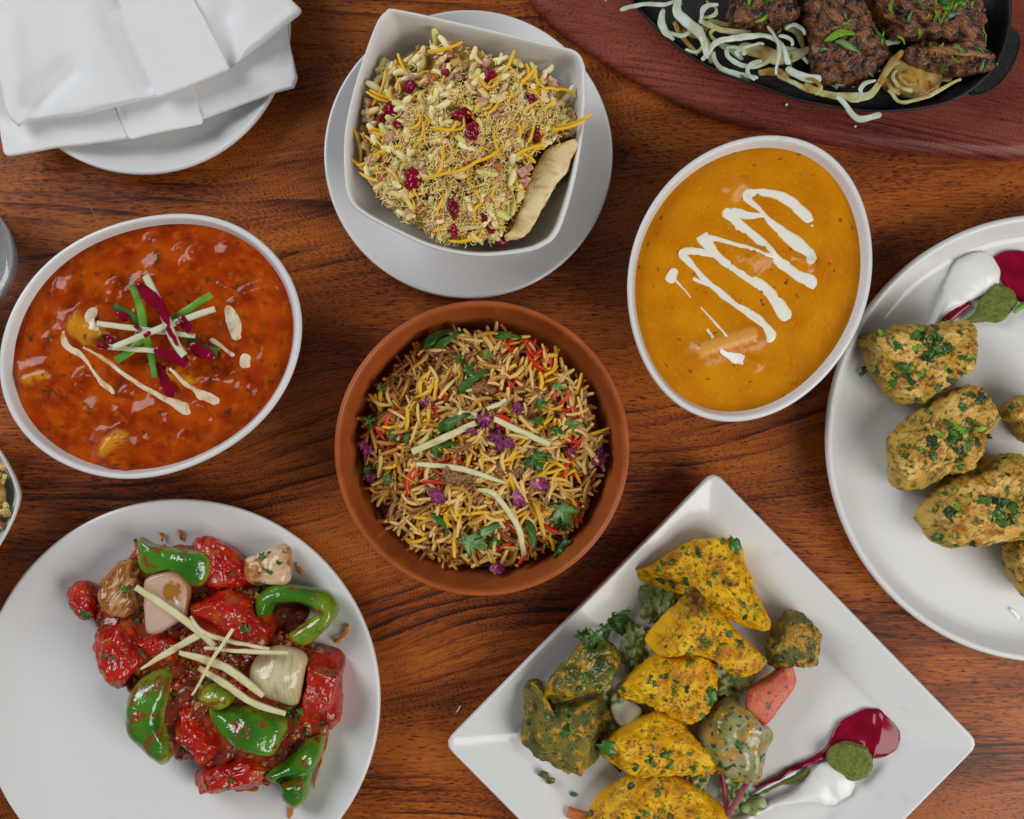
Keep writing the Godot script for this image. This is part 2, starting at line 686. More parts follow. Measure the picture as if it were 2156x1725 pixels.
		"ginger":
			return rgb(0.70, 0.62, 0.30).lerp(rgb(0.78, 0.72, 0.44), 0.5 + nz.get_noise_3dv(p * 190.0)).lerp(rgb(0.5, 0.2, 0.03), step(0.45, 0.65, nf.get_noise_3dv(p * 100.0)) * 0.6)
		"radish":
			return rgb(0.66, 0.70, 0.50).lerp(rgb(0.78, 0.78, 0.64), 0.5 + nz.get_noise_3dv(p * 190.0)).lerp(rgb(0.38, 0.006, 0.03), step(0.16, 0.22, nz.get_noise_3dv(p * 75.0 + Vector3(3, 0, 1))))
		"radish_plain":
			return rgb(0.60, 0.64, 0.40).lerp(rgb(0.70, 0.70, 0.50), 0.5 + nz.get_noise_3dv(p * 190.0))
		"scallion":
			return rgb(0.07, 0.26, 0.015).lerp(rgb(0.20, 0.42, 0.03), 0.5 + 0.9 * nz.get_noise_3dv(p * 90.0))
		"scallion_dark":
			return rgb(0.03, 0.10, 0.012).lerp(rgb(0.07, 0.18, 0.02), 0.5 + 0.9 * nz.get_noise_3dv(p * 90.0))
		"herb":
			return rgb(0.028, 0.105, 0.012).lerp(rgb(0.075, 0.20, 0.02), 0.5 + nz.get_noise_3dv(p * 1.7))
		"herb_dark":
			return rgb(0.014, 0.045, 0.010).lerp(rgb(0.035, 0.085, 0.015), 0.5 + nz.get_noise_3dv(p * 1.7))
		"clot_red":
			return rgb(0.56, 0.06, 0.015)
		"clot_brown":
			return rgb(0.44, 0.17, 0.03)
		"cracker_face":
			return rgb(0.56, 0.36, 0.11).lerp(rgb(0.64, 0.44, 0.16), 0.5 + nz.get_noise_3dv(p * 110.0))
		"herb_pale":
			return rgb(0.09, 0.22, 0.05).lerp(rgb(0.22, 0.38, 0.12), 0.5 + nz.get_noise_3dv(p * 1.9))
		"herb_bright":
			return rgb(0.14, 0.32, 0.015).lerp(rgb(0.24, 0.42, 0.03), 0.5 + nz.get_noise_3dv(p * 1.7))
		"lettuce":
			return rgb(0.20, 0.26, 0.07).lerp(rgb(0.36, 0.40, 0.18), 0.5 + nz.get_noise_3dv(p * 120.0)).lerp(rgb(0.07, 0.13, 0.02), step(0.2, 0.5, nf.get_noise_3dv(p * 90.0)))
		"petal":
			return rgb(0.34, 0.03, 0.17).lerp(rgb(0.66, 0.36, 0.40), step(-0.1, 0.5, p.x * -0.7 + 0.8 * nz.get_noise_3dv(p * 2.5)))
		"petal_dark":
			return rgb(0.17, 0.006, 0.085).lerp(rgb(0.36, 0.06, 0.18), 0.5 + nz.get_noise_3dv(p * 3.0))
		"kebab":
			var k := rgb(0.58, 0.32, 0.038).lerp(rgb(0.80, 0.50, 0.13), 0.5 + nz.get_noise_3dv(p * 60.0))
			k = k.lerp(rgb(0.46, 0.16, 0.014), step(0.05, 0.42, nf.get_noise_3dv(p * 80.0) + 0.15 * nz.get_noise_3dv(p * 500.0)) * 0.9)
			k = k.lerp(rgb(0.14, 0.06, 0.015), step(0.28, 0.5, nf.get_noise_3dv(p * 170.0 + Vector3(2, 0, 0))) * 0.8)
			k = k.lerp(rgb(0.34, 0.25, 0.03), step(0.58, 0.72, r) * 0.5)
			k = k.lerp(rgb(0.055, 0.085, 0.012), step(0.24, 0.36, nf.get_noise_3dv(p * 120.0 + Vector3(0, 6, 0))) * 0.75)
			return k.lerp(rgb(0.04, 0.055, 0.015), step(0.34, 0.44, nf.get_noise_3dv(p * 260.0 + Vector3(0, 6, 0))))
		"meat":
			var k := rgb(0.14, 0.045, 0.020).lerp(rgb(0.27, 0.10, 0.034), 0.5 + nz.get_noise_3dv(p * 130.0))
			k = k.lerp(rgb(0.025, 0.010, 0.009), step(-0.05, 0.30, nf.get_noise_3dv(p * 120.0 + Vector3(4, 0, 0))))
			return k.lerp(rgb(0.30, 0.13, 0.04), step(0.25, 0.5, nf.get_noise_3dv(p * 260.0)))
		"bone":
			return rgb(0.42, 0.20, 0.06).lerp(rgb(0.30, 0.10, 0.03), 0.5 + nz.get_noise_3dv(p * 300.0))
		"raw_onion":
			return rgb(0.54, 0.54, 0.40).lerp(rgb(0.72, 0.72, 0.62), 0.5 + nz.get_noise_3dv(p * 110.0)).lerp(rgb(0.44, 0.46, 0.20), step(0.2, 0.5, nf.get_noise_3dv(p * 60.0)) * 0.6)
		"fried_onion":
			return rgb(0.50, 0.44, 0.16).lerp(rgb(0.60, 0.54, 0.30), 0.5 + nz.get_noise_3dv(p * 80.0)).lerp(rgb(0.36, 0.17, 0.03), step(0.05, 0.45, nf.get_noise_3dv(p * 70.0)))
		"brown_onion":
			return rgb(0.46, 0.24, 0.04).lerp(rgb(0.52, 0.40, 0.14), 0.5 + nz.get_noise_3dv(p * 120.0)).lerp(rgb(0.2, 0.07, 0.015), step(0.2, 0.5, nf.get_noise_3dv(p * 120.0)))
		"yellow_curry":
			var k := rgb(0.56, 0.185, 0.001).lerp(rgb(0.64, 0.235, 0.002), 0.5 + 0.8 * nz.get_noise_3dv(p * 45.0) + 0.5 * nf.get_noise_3dv(p * 240.0))
			k = k.lerp(rgb(0.80, 0.42, 0.04), step(0.35, 0.55, nf.get_noise_3dv(p * 480.0)) * 0.35)
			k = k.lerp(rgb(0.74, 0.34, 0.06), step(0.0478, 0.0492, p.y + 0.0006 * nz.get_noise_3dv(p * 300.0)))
			return k.lerp(rgb(0.06, 0.03, 0.01), step(0.80, 0.86, nz.get_noise_3dv(p * 190.0 + Vector3(7, 0, 0)) + 0.12 * nz.get_noise_3dv(p * 700.0)) * 0.8)
		"red_curry":
			var k := rgb(0.34, 0.034, 0.001).lerp(rgb(0.46, 0.066, 0.002), 0.5 + nz.get_noise_3dv(p * 60.0))
			k = k.lerp(rgb(0.52, 0.11, 0.008), step(0.1, 0.5, nf.get_noise_3dv(p * 150.0)) * 0.6)
			k = k.lerp(rgb(0.17, 0.015, 0.002), step(0.0, 0.6, nf.get_noise_3dv(p * 75.0 + Vector3(6, 0, 0))) * 0.65)
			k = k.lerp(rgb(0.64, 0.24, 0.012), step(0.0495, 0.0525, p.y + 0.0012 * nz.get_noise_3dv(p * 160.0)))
			return k.lerp(rgb(0.035, 0.035, 0.012), step(0.42, 0.50, nf.get_noise_3dv(p * 150.0 + Vector3(0, 0, 5))) * 0.8)
		"cream":
			return rgb(0.86, 0.83, 0.74).lerp(rgb(0.84, 0.70, 0.40), step(0.25, 0.6, nf.get_noise_3dv(p * 160.0)) * 0.6)
		"cream_on_curry":
			var rim := absf(cos(TAU * c + 0.4))
			return rgb(0.86, 0.83, 0.74).lerp(rgb(0.84, 0.56, 0.16), clampf(step(0.70, 1.0, rim + 0.18 * nz.get_noise_3dv(p * 160.0)) * 0.9 + step(0.35, 0.7, nf.get_noise_3dv(p * 120.0)) * 0.35, 0.0, 1.0))
		"cream_stained":
			return rgb(0.78, 0.66, 0.46).lerp(rgb(0.62, 0.26, 0.05), step(0.0, 0.45, nf.get_noise_3dv(p * 150.0)) * 0.8)
		"yogurt":
			return rgb(0.80, 0.80, 0.79)
		"beet":
			return rgb(0.17, 0.001, 0.014).lerp(rgb(0.25, 0.002, 0.026), 0.5 + nz.get_noise_3dv(p * 80.0))
		"chutney":
			return rgb(0.12, 0.17, 0.012).lerp(rgb(0.22, 0.25, 0.03), 0.5 + nf.get_noise_3dv(p * 320.0)).lerp(rgb(0.05, 0.09, 0.01), step(0.3, 0.45, nf.get_noise_3dv(p * 420.0 + Vector3(0, 3, 0))))
		"stem":
			return rgb(0.20, 0.012, 0.055).lerp(rgb(0.30, 0.04, 0.09), 0.5 + nz.get_noise_3dv(p * 130.0))
		"carrot":
			return rgb(0.60, 0.16, 0.03)
		"cracker":
			var k := rgb(0.88, 0.72, 0.42).lerp(rgb(0.80, 0.60, 0.28), 0.5 + nz.get_noise_3dv(p * 90.0))
			return k.lerp(rgb(0.55, 0.28, 0.06), step(0.2, 0.5, nf.get_noise_3dv(p * 170.0)) * 0.7)
		"snack_bed":
			return rgb(0.56, 0.33, 0.065).lerp(rgb(0.78, 0.54, 0.14), 0.5 + nf.get_noise_3dv(p * 200.0)).lerp(rgb(0.24, 0.10, 0.04), step(0.15, 0.5, nf.get_noise_3dv(p * 160.0)))
		"rice_bed":
			return rgb(0.10, 0.045, 0.018).lerp(rgb(0.20, 0.10, 0.035), 0.5 + nf.get_noise_3dv(p * 220.0))
		"roast":
			return rgb(0.24, 0.095, 0.03).lerp(rgb(0.40, 0.20, 0.06), 0.5 + nf.get_noise_3dv(p * 240.0)).lerp(rgb(0.10, 0.03, 0.015), step(0.1, 0.4, nf.get_noise_3dv(p * 170.0)))
		"clay":
			return rgb(0.36, 0.082, 0.020).lerp(rgb(0.42, 0.105, 0.028), 0.5 + nf.get_noise_3dv(p * 60.0))
		"pan":
			return rgb(0.016, 0.016, 0.016).lerp(rgb(0.03, 0.03, 0.03), 0.5 + nf.get_noise_3dv(p * 200.0))
		"plate":
			return rgb(0.74, 0.738, 0.73).lerp(rgb(0.52, 0.515, 0.50), step(0.62, 0.72, nf.get_noise_3dv(p * 75.0 + Vector3(4, 0, 9))) * 0.4)
	return Color.WHITE


func noise_map(freq: float, octaves: int, as_normal: bool, bump := 2.0, kind := FastNoiseLite.TYPE_SIMPLEX_SMOOTH) -> NoiseTexture2D:
	var f := FastNoiseLite.new()
	f.noise_type = kind
	f.frequency = freq
	f.fractal_type = FastNoiseLite.FRACTAL_FBM
	f.fractal_octaves = octaves
	f.seed = int(freq * 1000.0)
	var t := NoiseTexture2D.new()
	t.noise = f
	t.width = 512
	t.height = 512
	t.seamless = true
	t.as_normal_map = as_normal
	t.bump_strength = bump
	return t


func surface(called, rough: float, o := {}):
	var m := StandardMaterial3D.new()
	m.resource_name = called
	m.vertex_color_use_as_albedo = o.get("vertex", true)
	m.albedo_color = o.get("color", Color.WHITE)
	m.roughness = rough
	m.metallic_specular = o.get("specular", 0.5)
	m.metallic = o.get("metal", 0.0)
	if o.has("relief"):
		m.heightmap_enabled = true
		m.heightmap_texture = o.relief[0]
		m.heightmap_scale = o.relief[1]
		m.uv1_triplanar = true
		m.uv1_world_triplanar = true
		m.uv1_scale = Vector3.ONE / o.relief[2]
	if o.has("coat"):
		m.clearcoat_enabled = true
		m.clearcoat = o.coat
		m.clearcoat_roughness = o.get("coat_rough", 0.08)
	if o.has("sss"):
		m.subsurf_scatter_enabled = true
		m.subsurf_scatter_strength = o.sss
	if o.has("back"):
		m.backlight_enabled = true
		m.backlight = o.back
	if o.has("sheen"):
		m.rim_enabled = true
		m.rim = o.sheen
	mats[called] = m
	return m


func make_materials():
	var soft := noise_map(0.012, 4, false)
	var grit := noise_map(0.05, 4, false)
	var cells := noise_map(0.03, 3, false, 2.0, FastNoiseLite.TYPE_CELLULAR)
	surface("china", 0.16, {"specular": 0.45})
	surface("clay", 0.30, {"specular": 0.4, "relief": [grit, 0.006, 0.03]})
	surface("iron", 0.42, {"metal": 0.35, "relief": [grit, 0.03, 0.02]})
	surface("cloth", 0.9, {"vertex": false, "color": Color(0.80, 0.80, 0.80).linear_to_srgb(), "sheen": 0.3, "relief": [grit, 0.010, 0.012]})
	surface("paneer", 0.42, {"specular": 0.35, "relief": [cells, 0.05, 0.025], "sss": 0.05})
	surface("wet", 0.20, {"relief": [cells, 0.018, 0.03], "coat": 0.25})
	surface("waxy", 0.11, {"specular": 0.75, "relief": [soft, 0.05, 0.03]})
	surface("olive", 0.17, {"relief": [grit, 0.025, 0.03], "coat": 0.2})
	surface("crust", 0.55, {"relief": [cells, 0.09, 0.02]})
	surface("kebab", 0.45, {"specular": 0.4, "relief": [cells, 0.07, 0.03]})
	surface("meat", 0.26, {"coat": 0.25, "relief": [cells, 0.14, 0.022]})
	surface("onion", 0.16, {"relief": [soft, 0.015, 0.02], "sss": 0.3})
	surface("vegetable", 0.36, {"relief": [grit, 0.012, 0.01], "sss": 0.08})
	surface("leaf", 0.38, {"back": Color(0.25, 0.32, 0.08)})
	surface("petal", 0.5, {"back": Color(0.35, 0.15, 0.25)})
	surface("curry_yellow", 0.26, {"specular": 0.38, "relief": [soft, 0.012, 0.03]})
	surface("curry_red", 0.13, {"relief": [soft, 0.010, 0.03], "specular": 0.36})
	surface("cream", 0.28, {"relief": [soft, 0.01, 0.01]})
	surface("sauce", 0.10, {"specular": 0.42})
	surface("chutney", 0.3, {"relief": [grit, 0.05, 0.012]})
	surface("yogurt", 0.32, {})
	surface("rice", 0.36, {"sss": 0.06})
	surface("crisp", 0.6, {"relief": [grit, 0.02, 0.01]})
	surface("cracker", 0.6, {"relief": [cells, 0.05, 0.02]})
	surface("bed", 0.8, {"relief": [grit, 0.1, 0.02]})
	var glass := StandardMaterial3D.new()
	glass.resource_name = "glass"
	glass.albedo_color = Color(0.96, 0.97, 0.98, 0.26)
	glass.roughness = 0.02
	glass.refraction_enabled = true
	glass.refraction_scale = 0.05
	mats["glass"] = glass


# ---------------------------------------------------------------- the table

func wood_picture(w: int, h: int, across: float, tones: Array, period: float, heart: float, spread: float, lean: float, wave := 1.0) -> ImageTexture:
	# plain-sawn grain: growth rings cut at a flat angle give arches near the heart line and straight lines away from it
	var data := PackedByteArray()
	data.resize(w * h * 3)
	var per := across / w / UNIT
	var light: Color = tones[0]
	var mid: Color = tones[1]
	var dark: Color = tones[2]
	var at_byte := 0
	for j in h:
		var y := (j - h * 0.5) * per + 862.5
		for i in w:
			var x := (i - w * 0.5) * per + 1078.0
			var warp := nz.get_noise_2d(x * 0.0007, y * 0.0016) * 90.0 * wave + nz.get_noise_2d(x * 0.0035, y * 0.009) * 4.0 * wave
			var d := y + lean * (x - 1078.0) + warp - heart
			var depth := 60.0 + spread * absf(x + 500.0)
			var ring := (sqrt(d * d + depth * depth) + 1.6 * nz.get_noise_2d(x * 0.006, y * 0.05)) / period
			var ringno := floorf(ring)
			var t := ring - ringno
			var late := t * t * t * (1.0 - smoothstep(0.93, 1.0, t)) * (0.75 + 0.6 * sin(ringno * 12.9898)) * clampf(0.75 + 1.1 * nz.get_noise_2d(x * 0.0024 + 7.0, d * 0.010), 0.15, 1.3)
			var fibre := nz.get_noise_2d(x * 0.007, d * 0.36) + 0.5 * nz.get_noise_2d(x * 0.012 + 50.0, d * 0.9)
			var pore := nz.get_noise_2d(x * 0.035 + 90.0, d * 0.62)
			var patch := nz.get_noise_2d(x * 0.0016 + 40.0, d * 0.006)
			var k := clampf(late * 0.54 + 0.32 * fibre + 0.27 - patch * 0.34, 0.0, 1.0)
			if pore > 0.42:
				k = minf(1.0, k + (pore - 0.42) * 2.2 * (1.0 - t * 0.6))
			var c := light.lerp(mid, minf(k * 2.0, 1.0)) if k < 0.5 else mid.lerp(dark, k * 2.0 - 1.0)
			data[at_byte] = int(clampf(c.r, 0, 1) * 255.0)
			data[at_byte + 1] = int(clampf(c.g, 0, 1) * 255.0)
			data[at_byte + 2] = int(clampf(c.b, 0, 1) * 255.0)
			at_byte += 3
	var picture := Image.create_from_data(w, h, false, Image.FORMAT_RGB8, data)
	# old scratches in the varnish: [x1, y1, x2, y2, bow]
	for s in [[176, 418, 206, 482, 6.0], [930, 1030, 880, 1062, 2.0], [2000, 1270, 2010, 1330, 3.0], [1870, 1180, 1880, 1230, -2.0], [640, 1035, 700, 1010, 1.0], [740, 1180, 790, 1172, 1.0], [560, 330, 640, 318, 2.0], [90, 470, 60, 500, 3.0]]:
		for k in 260:
			var t := k / 260.0
			var q := Vector2(s[0], s[1]).lerp(Vector2(s[2], s[3]), t) + Vector2(s[4] * sin(t * PI), 0)
			var i := int((q.x - 1078.0) / per + w * 0.5)
			var j := int((q.y - 862.5) / per + h * 0.5)
			if i > 0 and j > 0 and i < w and j < h and nz.get_noise_2d(k * 0.15, s[0]) > -0.5:
				picture.set_pixel(i, j, picture.get_pixel(i, j).lerp(Color(0.66, 0.42, 0.32), 0.45))
	return ImageTexture.create_from_image(picture)


func wood_material(called, t: Texture2D, rough: float, relief: Texture2D):
	var m := StandardMaterial3D.new()
	m.resource_name = called
	m.albedo_texture = t
	m.roughness = rough
	m.metallic_specular = 0.36
	mats[called] = m
	return m


func make_table():
	var tones := [Color(0.70, 0.385, 0.138), Color(0.50, 0.244, 0.102), Color(0.215, 0.090, 0.053)]
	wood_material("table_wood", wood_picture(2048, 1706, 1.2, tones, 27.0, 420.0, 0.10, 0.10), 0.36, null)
	var t := base("wooden_table", "red-brown varnished wooden table that carries all the dishes", "table", Vector3(0, -0.035, 0))
	var v := PackedVector3Array()
	var uv := PackedVector2Array()
	var edge := [[0.0, 0.0, -0.03], [0.99, 0.99, -0.03], [0.998, 0.998, -0.028], [1.0, 1.0, -0.024], [1.0, 1.0, -0.006], [0.998, 0.998, -0.002], [0.99, 0.99, 0.0], [0.0, 0.0, 0.0]]
	var ring := rounded([-600, -500, 600, -500, 600, 500, -600, 500], 20.0, 96)
	for e in edge:
		for p in ring:
			v.append(Vector3(p.x * 0.001 * e[0], e[2], p.y * 0.001 * e[1]))
			uv.append(Vector2(p.x * 0.001 * e[0] / 1.2 + 0.5, p.y * 0.001 * e[1] / 1.0 + 0.5))
	part(t, "tabletop", lathe_rows(v, edge.size(), ring.size(), true, "", Vector3(0, -0.03, 0), uv), "table_wood")


# ---------------------------------------------------------------- napkin on its plate

func sheet(nums: Array, h0, h1, lumps: Array) -> Dictionary:
	return blob(nums, h0, h1, {"sharp": true, "flat": 110.0, "n": 260, "k": 70, "lumps": lumps, "rough": [[28.0, 0.0010], [90.0, 0.0002]], "still": true, "side": 0.5})


func napkin_setting():
	var p := vessel(raise(circle(300, 56, 312, 160), 0.017), [[0, 0.0], [0.55, 0.0], [0.6, 0.002], [0.97, 0.0145], [1, 0.0165], [0.993, 0.0182], [0.975, 0.0185], [0.90, 0.014], [0.80, 0.0095], [0.62, 0.0072], [0, 0.007]], "plate")
	solid("plate", "round white plate under the folded white napkin", "plate", p, "china")
	var n := base("napkin", "white cloth napkin folded in layers on a round plate, top left", "napkin", at(300, 60, 0.0185))
	part(n, "lower_fold", sheet([-15, 170, 9, 322, 14, 329, 22, 329, 117, 312, 273, 292, 427, 252, 577, 196, 620, 186, 628, 165, 612, 100, 606, 40, 570, -130, -60, -130, -40, 0], 0.0187, 0.0240, [[0, 250, 40, 290, 16, -0.002], [600, 60, 606, 120, 16, -0.002], [440, 235, 560, 190, 14, -0.0008]]), "cloth")
	part(n, "lower_band", sheet([215, 150, 243, 227, 268, 288, 276, 294, 424, 262, 428, 254, 405, 180, 380, 110], 0.0238, 0.0258, [[250, 232, 268, 280, 10, -0.001]]), "cloth")
	part(n, "upper_fold", sheet([-2, 150, 14, 228, 22, 250, 40, 268, 60, 256, 170, 243, 327, 205, 482, 146, 632, 30, 635, 22, 613, 0, 585, -130, -70, -130, -50, 0], 0.0262, 0.0345, [[75, 205, 140, 148, 28, -0.0070], [235, 20, 305, 175, 26, -0.0055], [470, 30, 478, 118, 26, -0.0070], [30, 60, 40, 210, 26, 0.0026], [520, 100, 610, 30, 12, 0.0014], [190, 60, 200, 200, 40, 0.0015], [60, 236, 300, 206, 9, 0.0012]]), "cloth")
	part(n, "upper_band", sheet([248, 0, 324, 192, 330, 207, 340, 204, 478, 149, 484, 143, 410, 0, 362, -130, 200, -130], 0.0340, 0.0366, [[345, 190, 470, 140, 12, 0.0008], [300, 20, 380, 150, 34, -0.0006]]), "cloth")


# ---------------------------------------------------------------- the square bowl of puffed-rice snack

func tiny_tube(line: Array, width: float) -> ArrayMesh:
	var l := []
	for p in line:
		l.append([p, width])
	return tube(l, -1.0, 6, {"at": Vector3.ZERO}).mesh


func bent(length: float, width: float, bend: float, steps := 6) -> ArrayMesh:
	# a curved grain or noodle along x
	var l := []
	for i in steps + 1:
		var t := float(i) / steps * 2.0 - 1.0
		l.append([Vector3(t * length * 0.5, 0, bend * (1.0 - t * t)), width * (1.0 - 0.22 * t * t * t * t)])
	return tube(l, -0.85, 6, {"at": Vector3.ZERO}).mesh


func dice_mesh(seed_at: float) -> ArrayMesh:
	var v := PackedVector3Array()
	var ring := rounded([-10, -7, 10, -9, 8, 9, -9, 8], 1.2, 16)
	for e in [[0.0, -0.6], [0.9, -0.6], [1.0, -0.4], [1.0, 0.4], [0.85, 0.6], [0.0, 0.62]]:
		for p in ring:
			v.append(Vector3(p.x * 0.1 * e[0], e[1] + 0.2 * sin(p.x * 0.2 + seed_at), p.y * 0.1 * e[0]))
	return lathe_rows(v, 6, 16, true, "", Vector3.ZERO).mesh


func tilted(p: Vector3, yaw: float, pitch: float, roll: float, s := 1.0) -> Transform3D:
	return Transform3D(Basis.from_euler(Vector3(roll, yaw, pitch)).scaled(Vector3.ONE * s), p)


func snack_high(p: Vector3) -> float:
	var q := (plan(Vector3(p.x, 0.07, p.z)) - Vector2(982, 312)) / Vector2(245, 235)
	return 0.055 + 0.026 * (1.0 - minf(q.length_squared(), 1.3)) + 0.0045 * nf.get_noise_2d(p.x * 42.0, p.z * 42.0) * 1.5


func inside(q: Vector2, ring: Array) -> bool:
	return Geometry2D.is_point_in_polygon(q, PackedVector2Array(ring))


func snack_bowl():
	var p := vessel(raise(circle(986, 325, 304, 180), 0.016), [[0, 0.0], [0.55, 0.0], [0.6, 0.002], [0.97, 0.0135], [1, 0.0155], [0.994, 0.0172], [0.978, 0.0175], [0.82, 0.0105], [0.70, 0.0078], [0.58, 0.0071], [0, 0.007]], "plate")
	solid("plate", "round white saucer plate under the square snack bowl", "plate", p, "china")
	var rim := outline([797, 48, 815, 28, 840, 25, 1010, 62, 1160, 98, 1212, 112, 1230, 140, 1232, 170, 1230, 261, 1213, 370, 1189, 459, 1170, 500, 1145, 520, 1103, 534, 1010, 542, 916, 526, 831, 489, 765, 453, 738, 425, 727, 375, 728, 280, 748, 187, 776, 100], 200)
	var ring := raise(rim, 0.066)
	var bowl := vessel(ring, [[0, 0.0075], [0.40, 0.0075], [0.46, 0.010], [0.74, 0.024], [0.91, 0.043], [0.975, 0.058], [0.994, 0.066], [1, 0.0695], [0.994, 0.0710], [0.975, 0.0708], [0.958, 0.0675], [0.930, 0.056], [0.86, 0.0455], [0.68, 0.034], [0.4, 0.026], [0, 0.025]], "plate")
	solid("square_bowl", "white square bowl with rounded corners holding the puffed rice snack", "bowl", bowl, "china")
	var heap := base("puffed_rice_snack", "heap of puffed rice snack with yellow noodles and diced onion in the square bowl", "snack", at(985, 315, 0.030))
	var region := outline([797, 135, 870, 92, 960, 78, 1050, 112, 1150, 140, 1205, 205, 1222, 262, 1195, 300, 1140, 322, 1118, 380, 1090, 440, 1062, 500, 1000, 514, 925, 508, 855, 470, 800, 425, 765, 350, 752, 285, 752, 235, 778, 190], 96)
	var bed := blob([], 0.043, 0.0597, {"ring": scaled(raise(region, 0.055), 0.97, 0.0485), "flat": 3.0, "side": 0.33, "k": 40, "still": true, "paint": "snack_bed"})
	# the bed follows the heap's own height
	var v: PackedVector3Array = bed.v
	for i in v.size():
		if v[i].y > 0.0487:
			v[i].y = lerpf(0.0487, maxf(snack_high(v[i]) - 0.0015, 0.0487), clampf((v[i].y - 0.0487) / 0.004, 0.0, 1.0))
	part(heap, "crumb_bed", lathe_rows(v, v.size() / 96, 96, true, "snack_bed", bed.at), "bed")
	var spot := func(margin: float) -> Vector3:
		for attempt in 60:
			var q := Vector2(rng.randf_range(745, 1225), rng.randf_range(78, 515))
			if inside(q, region) and inside(Vector2(985, 312) + (q - Vector2(985, 312)) * (1.0 + margin), region):
				var w := at(q.x, q.y, 0.068)
				w.y = snack_high(w)
				w = at(q.x, q.y, w.y)
				return w
		return at(985, 312, 0.075)
	var thread_meshes := []
	for i in 4:
		var l := []
		for s in 5:
			l.append(Vector3((s - 2.0) * 0.0011, 0.0009 * sin(s * 1.7 + i), 0.0009 * sin(s * (0.9 + 0.3 * i) + i * 2.0)))
		thread_meshes.append(tiny_tube(l, 0.00030))
	var pastel := [rgb(0.95, 0.74, 0.26), rgb(0.93, 0.66, 0.18), rgb(0.96, 0.82, 0.40)]
	var tufts := [[930, 290, 70], [1010, 270, 95], [1060, 270, 60], [900, 360, 60], [1000, 400, 95], [1040, 420, 60], [1000, 470, 85], [930, 470, 50], [860, 300, 50], [1080, 190, 45], [830, 400, 45], [880, 230, 45], [960, 205, 45], [1140, 250, 40]]
	for kind in 4:
		var places := []
		var tints := []
		for i in 1000:
			var u = tufts[rng.randi() % tufts.size()]
			var q: Vector2 = Vector2(u[0], u[1]) + Vector2(rng.randfn(), rng.randfn()) * u[2] * 0.5
			if i % 7 == 0:
				q = plan(spot.call(0.05))
			if not inside(q, region):
				continue
			var w := at(q.x, q.y, 0.07)
			w = at(q.x, q.y, snack_high(w) + 0.0015 + rng.randf() * 0.0035)
			places.append(tilted(w, rng.randf() * TAU, rng.randfn(0, 0.5), rng.randfn(0, 0.8), rng.randf_range(0.7, 1.25)))
			tints.append(pastel[rng.randi() % 3])
		mass(heap, "fine_noodles", thread_meshes[kind], "crisp", places, tints)
	var puffs := [bent(0.0085, 0.0021, 0.0004), bent(0.0070, 0.0019, 0.0008), bent(0.0100, 0.0019, 0.0006)]
	var puff_tone := [surface("puffed_rice_pale", 0.6, {"vertex": false, "color": rgb(0.92, 0.82, 0.44).linear_to_srgb()}), surface("puffed_rice_green", 0.6, {"vertex": false, "color": rgb(0.74, 0.68, 0.20).linear_to_srgb()}), surface("puffed_rice_tan", 0.6, {"vertex": false, "color": rgb(0.84, 0.62, 0.26).linear_to_srgb()})]
	for i in 290:
		var w: Vector3 = spot.call(0.06 if i % 2 else 0.02)
		var edge := (plan(w) - Vector2(985, 312)).length()
		if edge < 110 and rng.randf() < 0.45:
			continue
		w.y += rng.randf_range(0.0010, 0.0042)
		bit(heap, "puffed_rice", puffs[i % 3], ["puffed_rice_pale", "puffed_rice_green", "puffed_rice_tan", "puffed_rice_pale"][rng.randi() % 4], tilted(w, rng.randf() * TAU, rng.randfn(0, 0.35), 0.0, rng.randf_range(0.7, 1.15)))
	surface("onion_dice", 0.4, {"vertex": false, "color": rgb(0.58, 0.30, 0.20).linear_to_srgb(), "sss": 0.1})
	surface("tomato_dice", 0.35, {"vertex": false, "color": rgb(0.50, 0.15, 0.05).linear_to_srgb()})
	surface("potato_dice", 0.5, {"vertex": false, "color": rgb(0.66, 0.42, 0.13).linear_to_srgb()})
	var dices := [dice_mesh(0.0), dice_mesh(1.4)]
	for i in 190:
		var w: Vector3 = spot.call(0.05)
		w.y += rng.randf_range(0.0005, 0.0042)
		var kind = ["onion_dice", "potato_dice", "tomato_dice", "onion_dice"][rng.randi() % 4]
		bit(heap, kind, dices[i % 2], kind, tilted(w, rng.randf() * TAU, rng.randfn(0, 0.4), rng.randfn(0, 0.4), rng.randf_range(0.0016, 0.0031)))
	surface("noodle", 0.45, {"vertex": false, "color": rgb(0.86, 0.50, 0.008).linear_to_srgb()})
	var noodles := [bent(0.013, 0.0009, 0.0018, 8), bent(0.010, 0.0009, 0.0030, 8), bent(0.018, 0.0009, 0.0014, 8), bent(0.008, 0.00085, 0.0006, 8)]
	for i in 105:
		var w: Vector3 = spot.call(0.05 if i % 3 else 0.02)
		w.y += rng.randf_range(0.002, 0.0055)
		bit(heap, "noodle", noodles[rng.randi() % 4], "noodle", tilted(w, rng.randf() * TAU, rng.randfn(0, 0.25), rng.randfn(0, 0.3), rng.randf_range(0.8, 1.2)))
	for s in [[1195, 262, 0.25], [1210, 252, 0.35], [815, 200, -0.3], [808, 206, -0.35], [798, 186, 1.2], [752, 310, 1.75], [766, 346, -0.5], [1062, 140, 1.0], [1100, 165, 0.7], [1120, 175, -0.5], [1015, 330, 0.35], [975, 350, 0.4], [858, 145, -1.0], [985, 500, 0.2]]:
		var w := at(s[0], s[1], snack_high(at(s[0], s[1], 0.07)) + (0.019 if s[0] > 1180 else 0.0055))
		bit(heap, "noodle", noodles[2], "noodle", tilted(w, s[2], 0.08, 0.0, 1.15))
	var herbs := [leaf_mesh("shred", 14, "herb"), leaf_mesh("lobed", 30, "herb")]
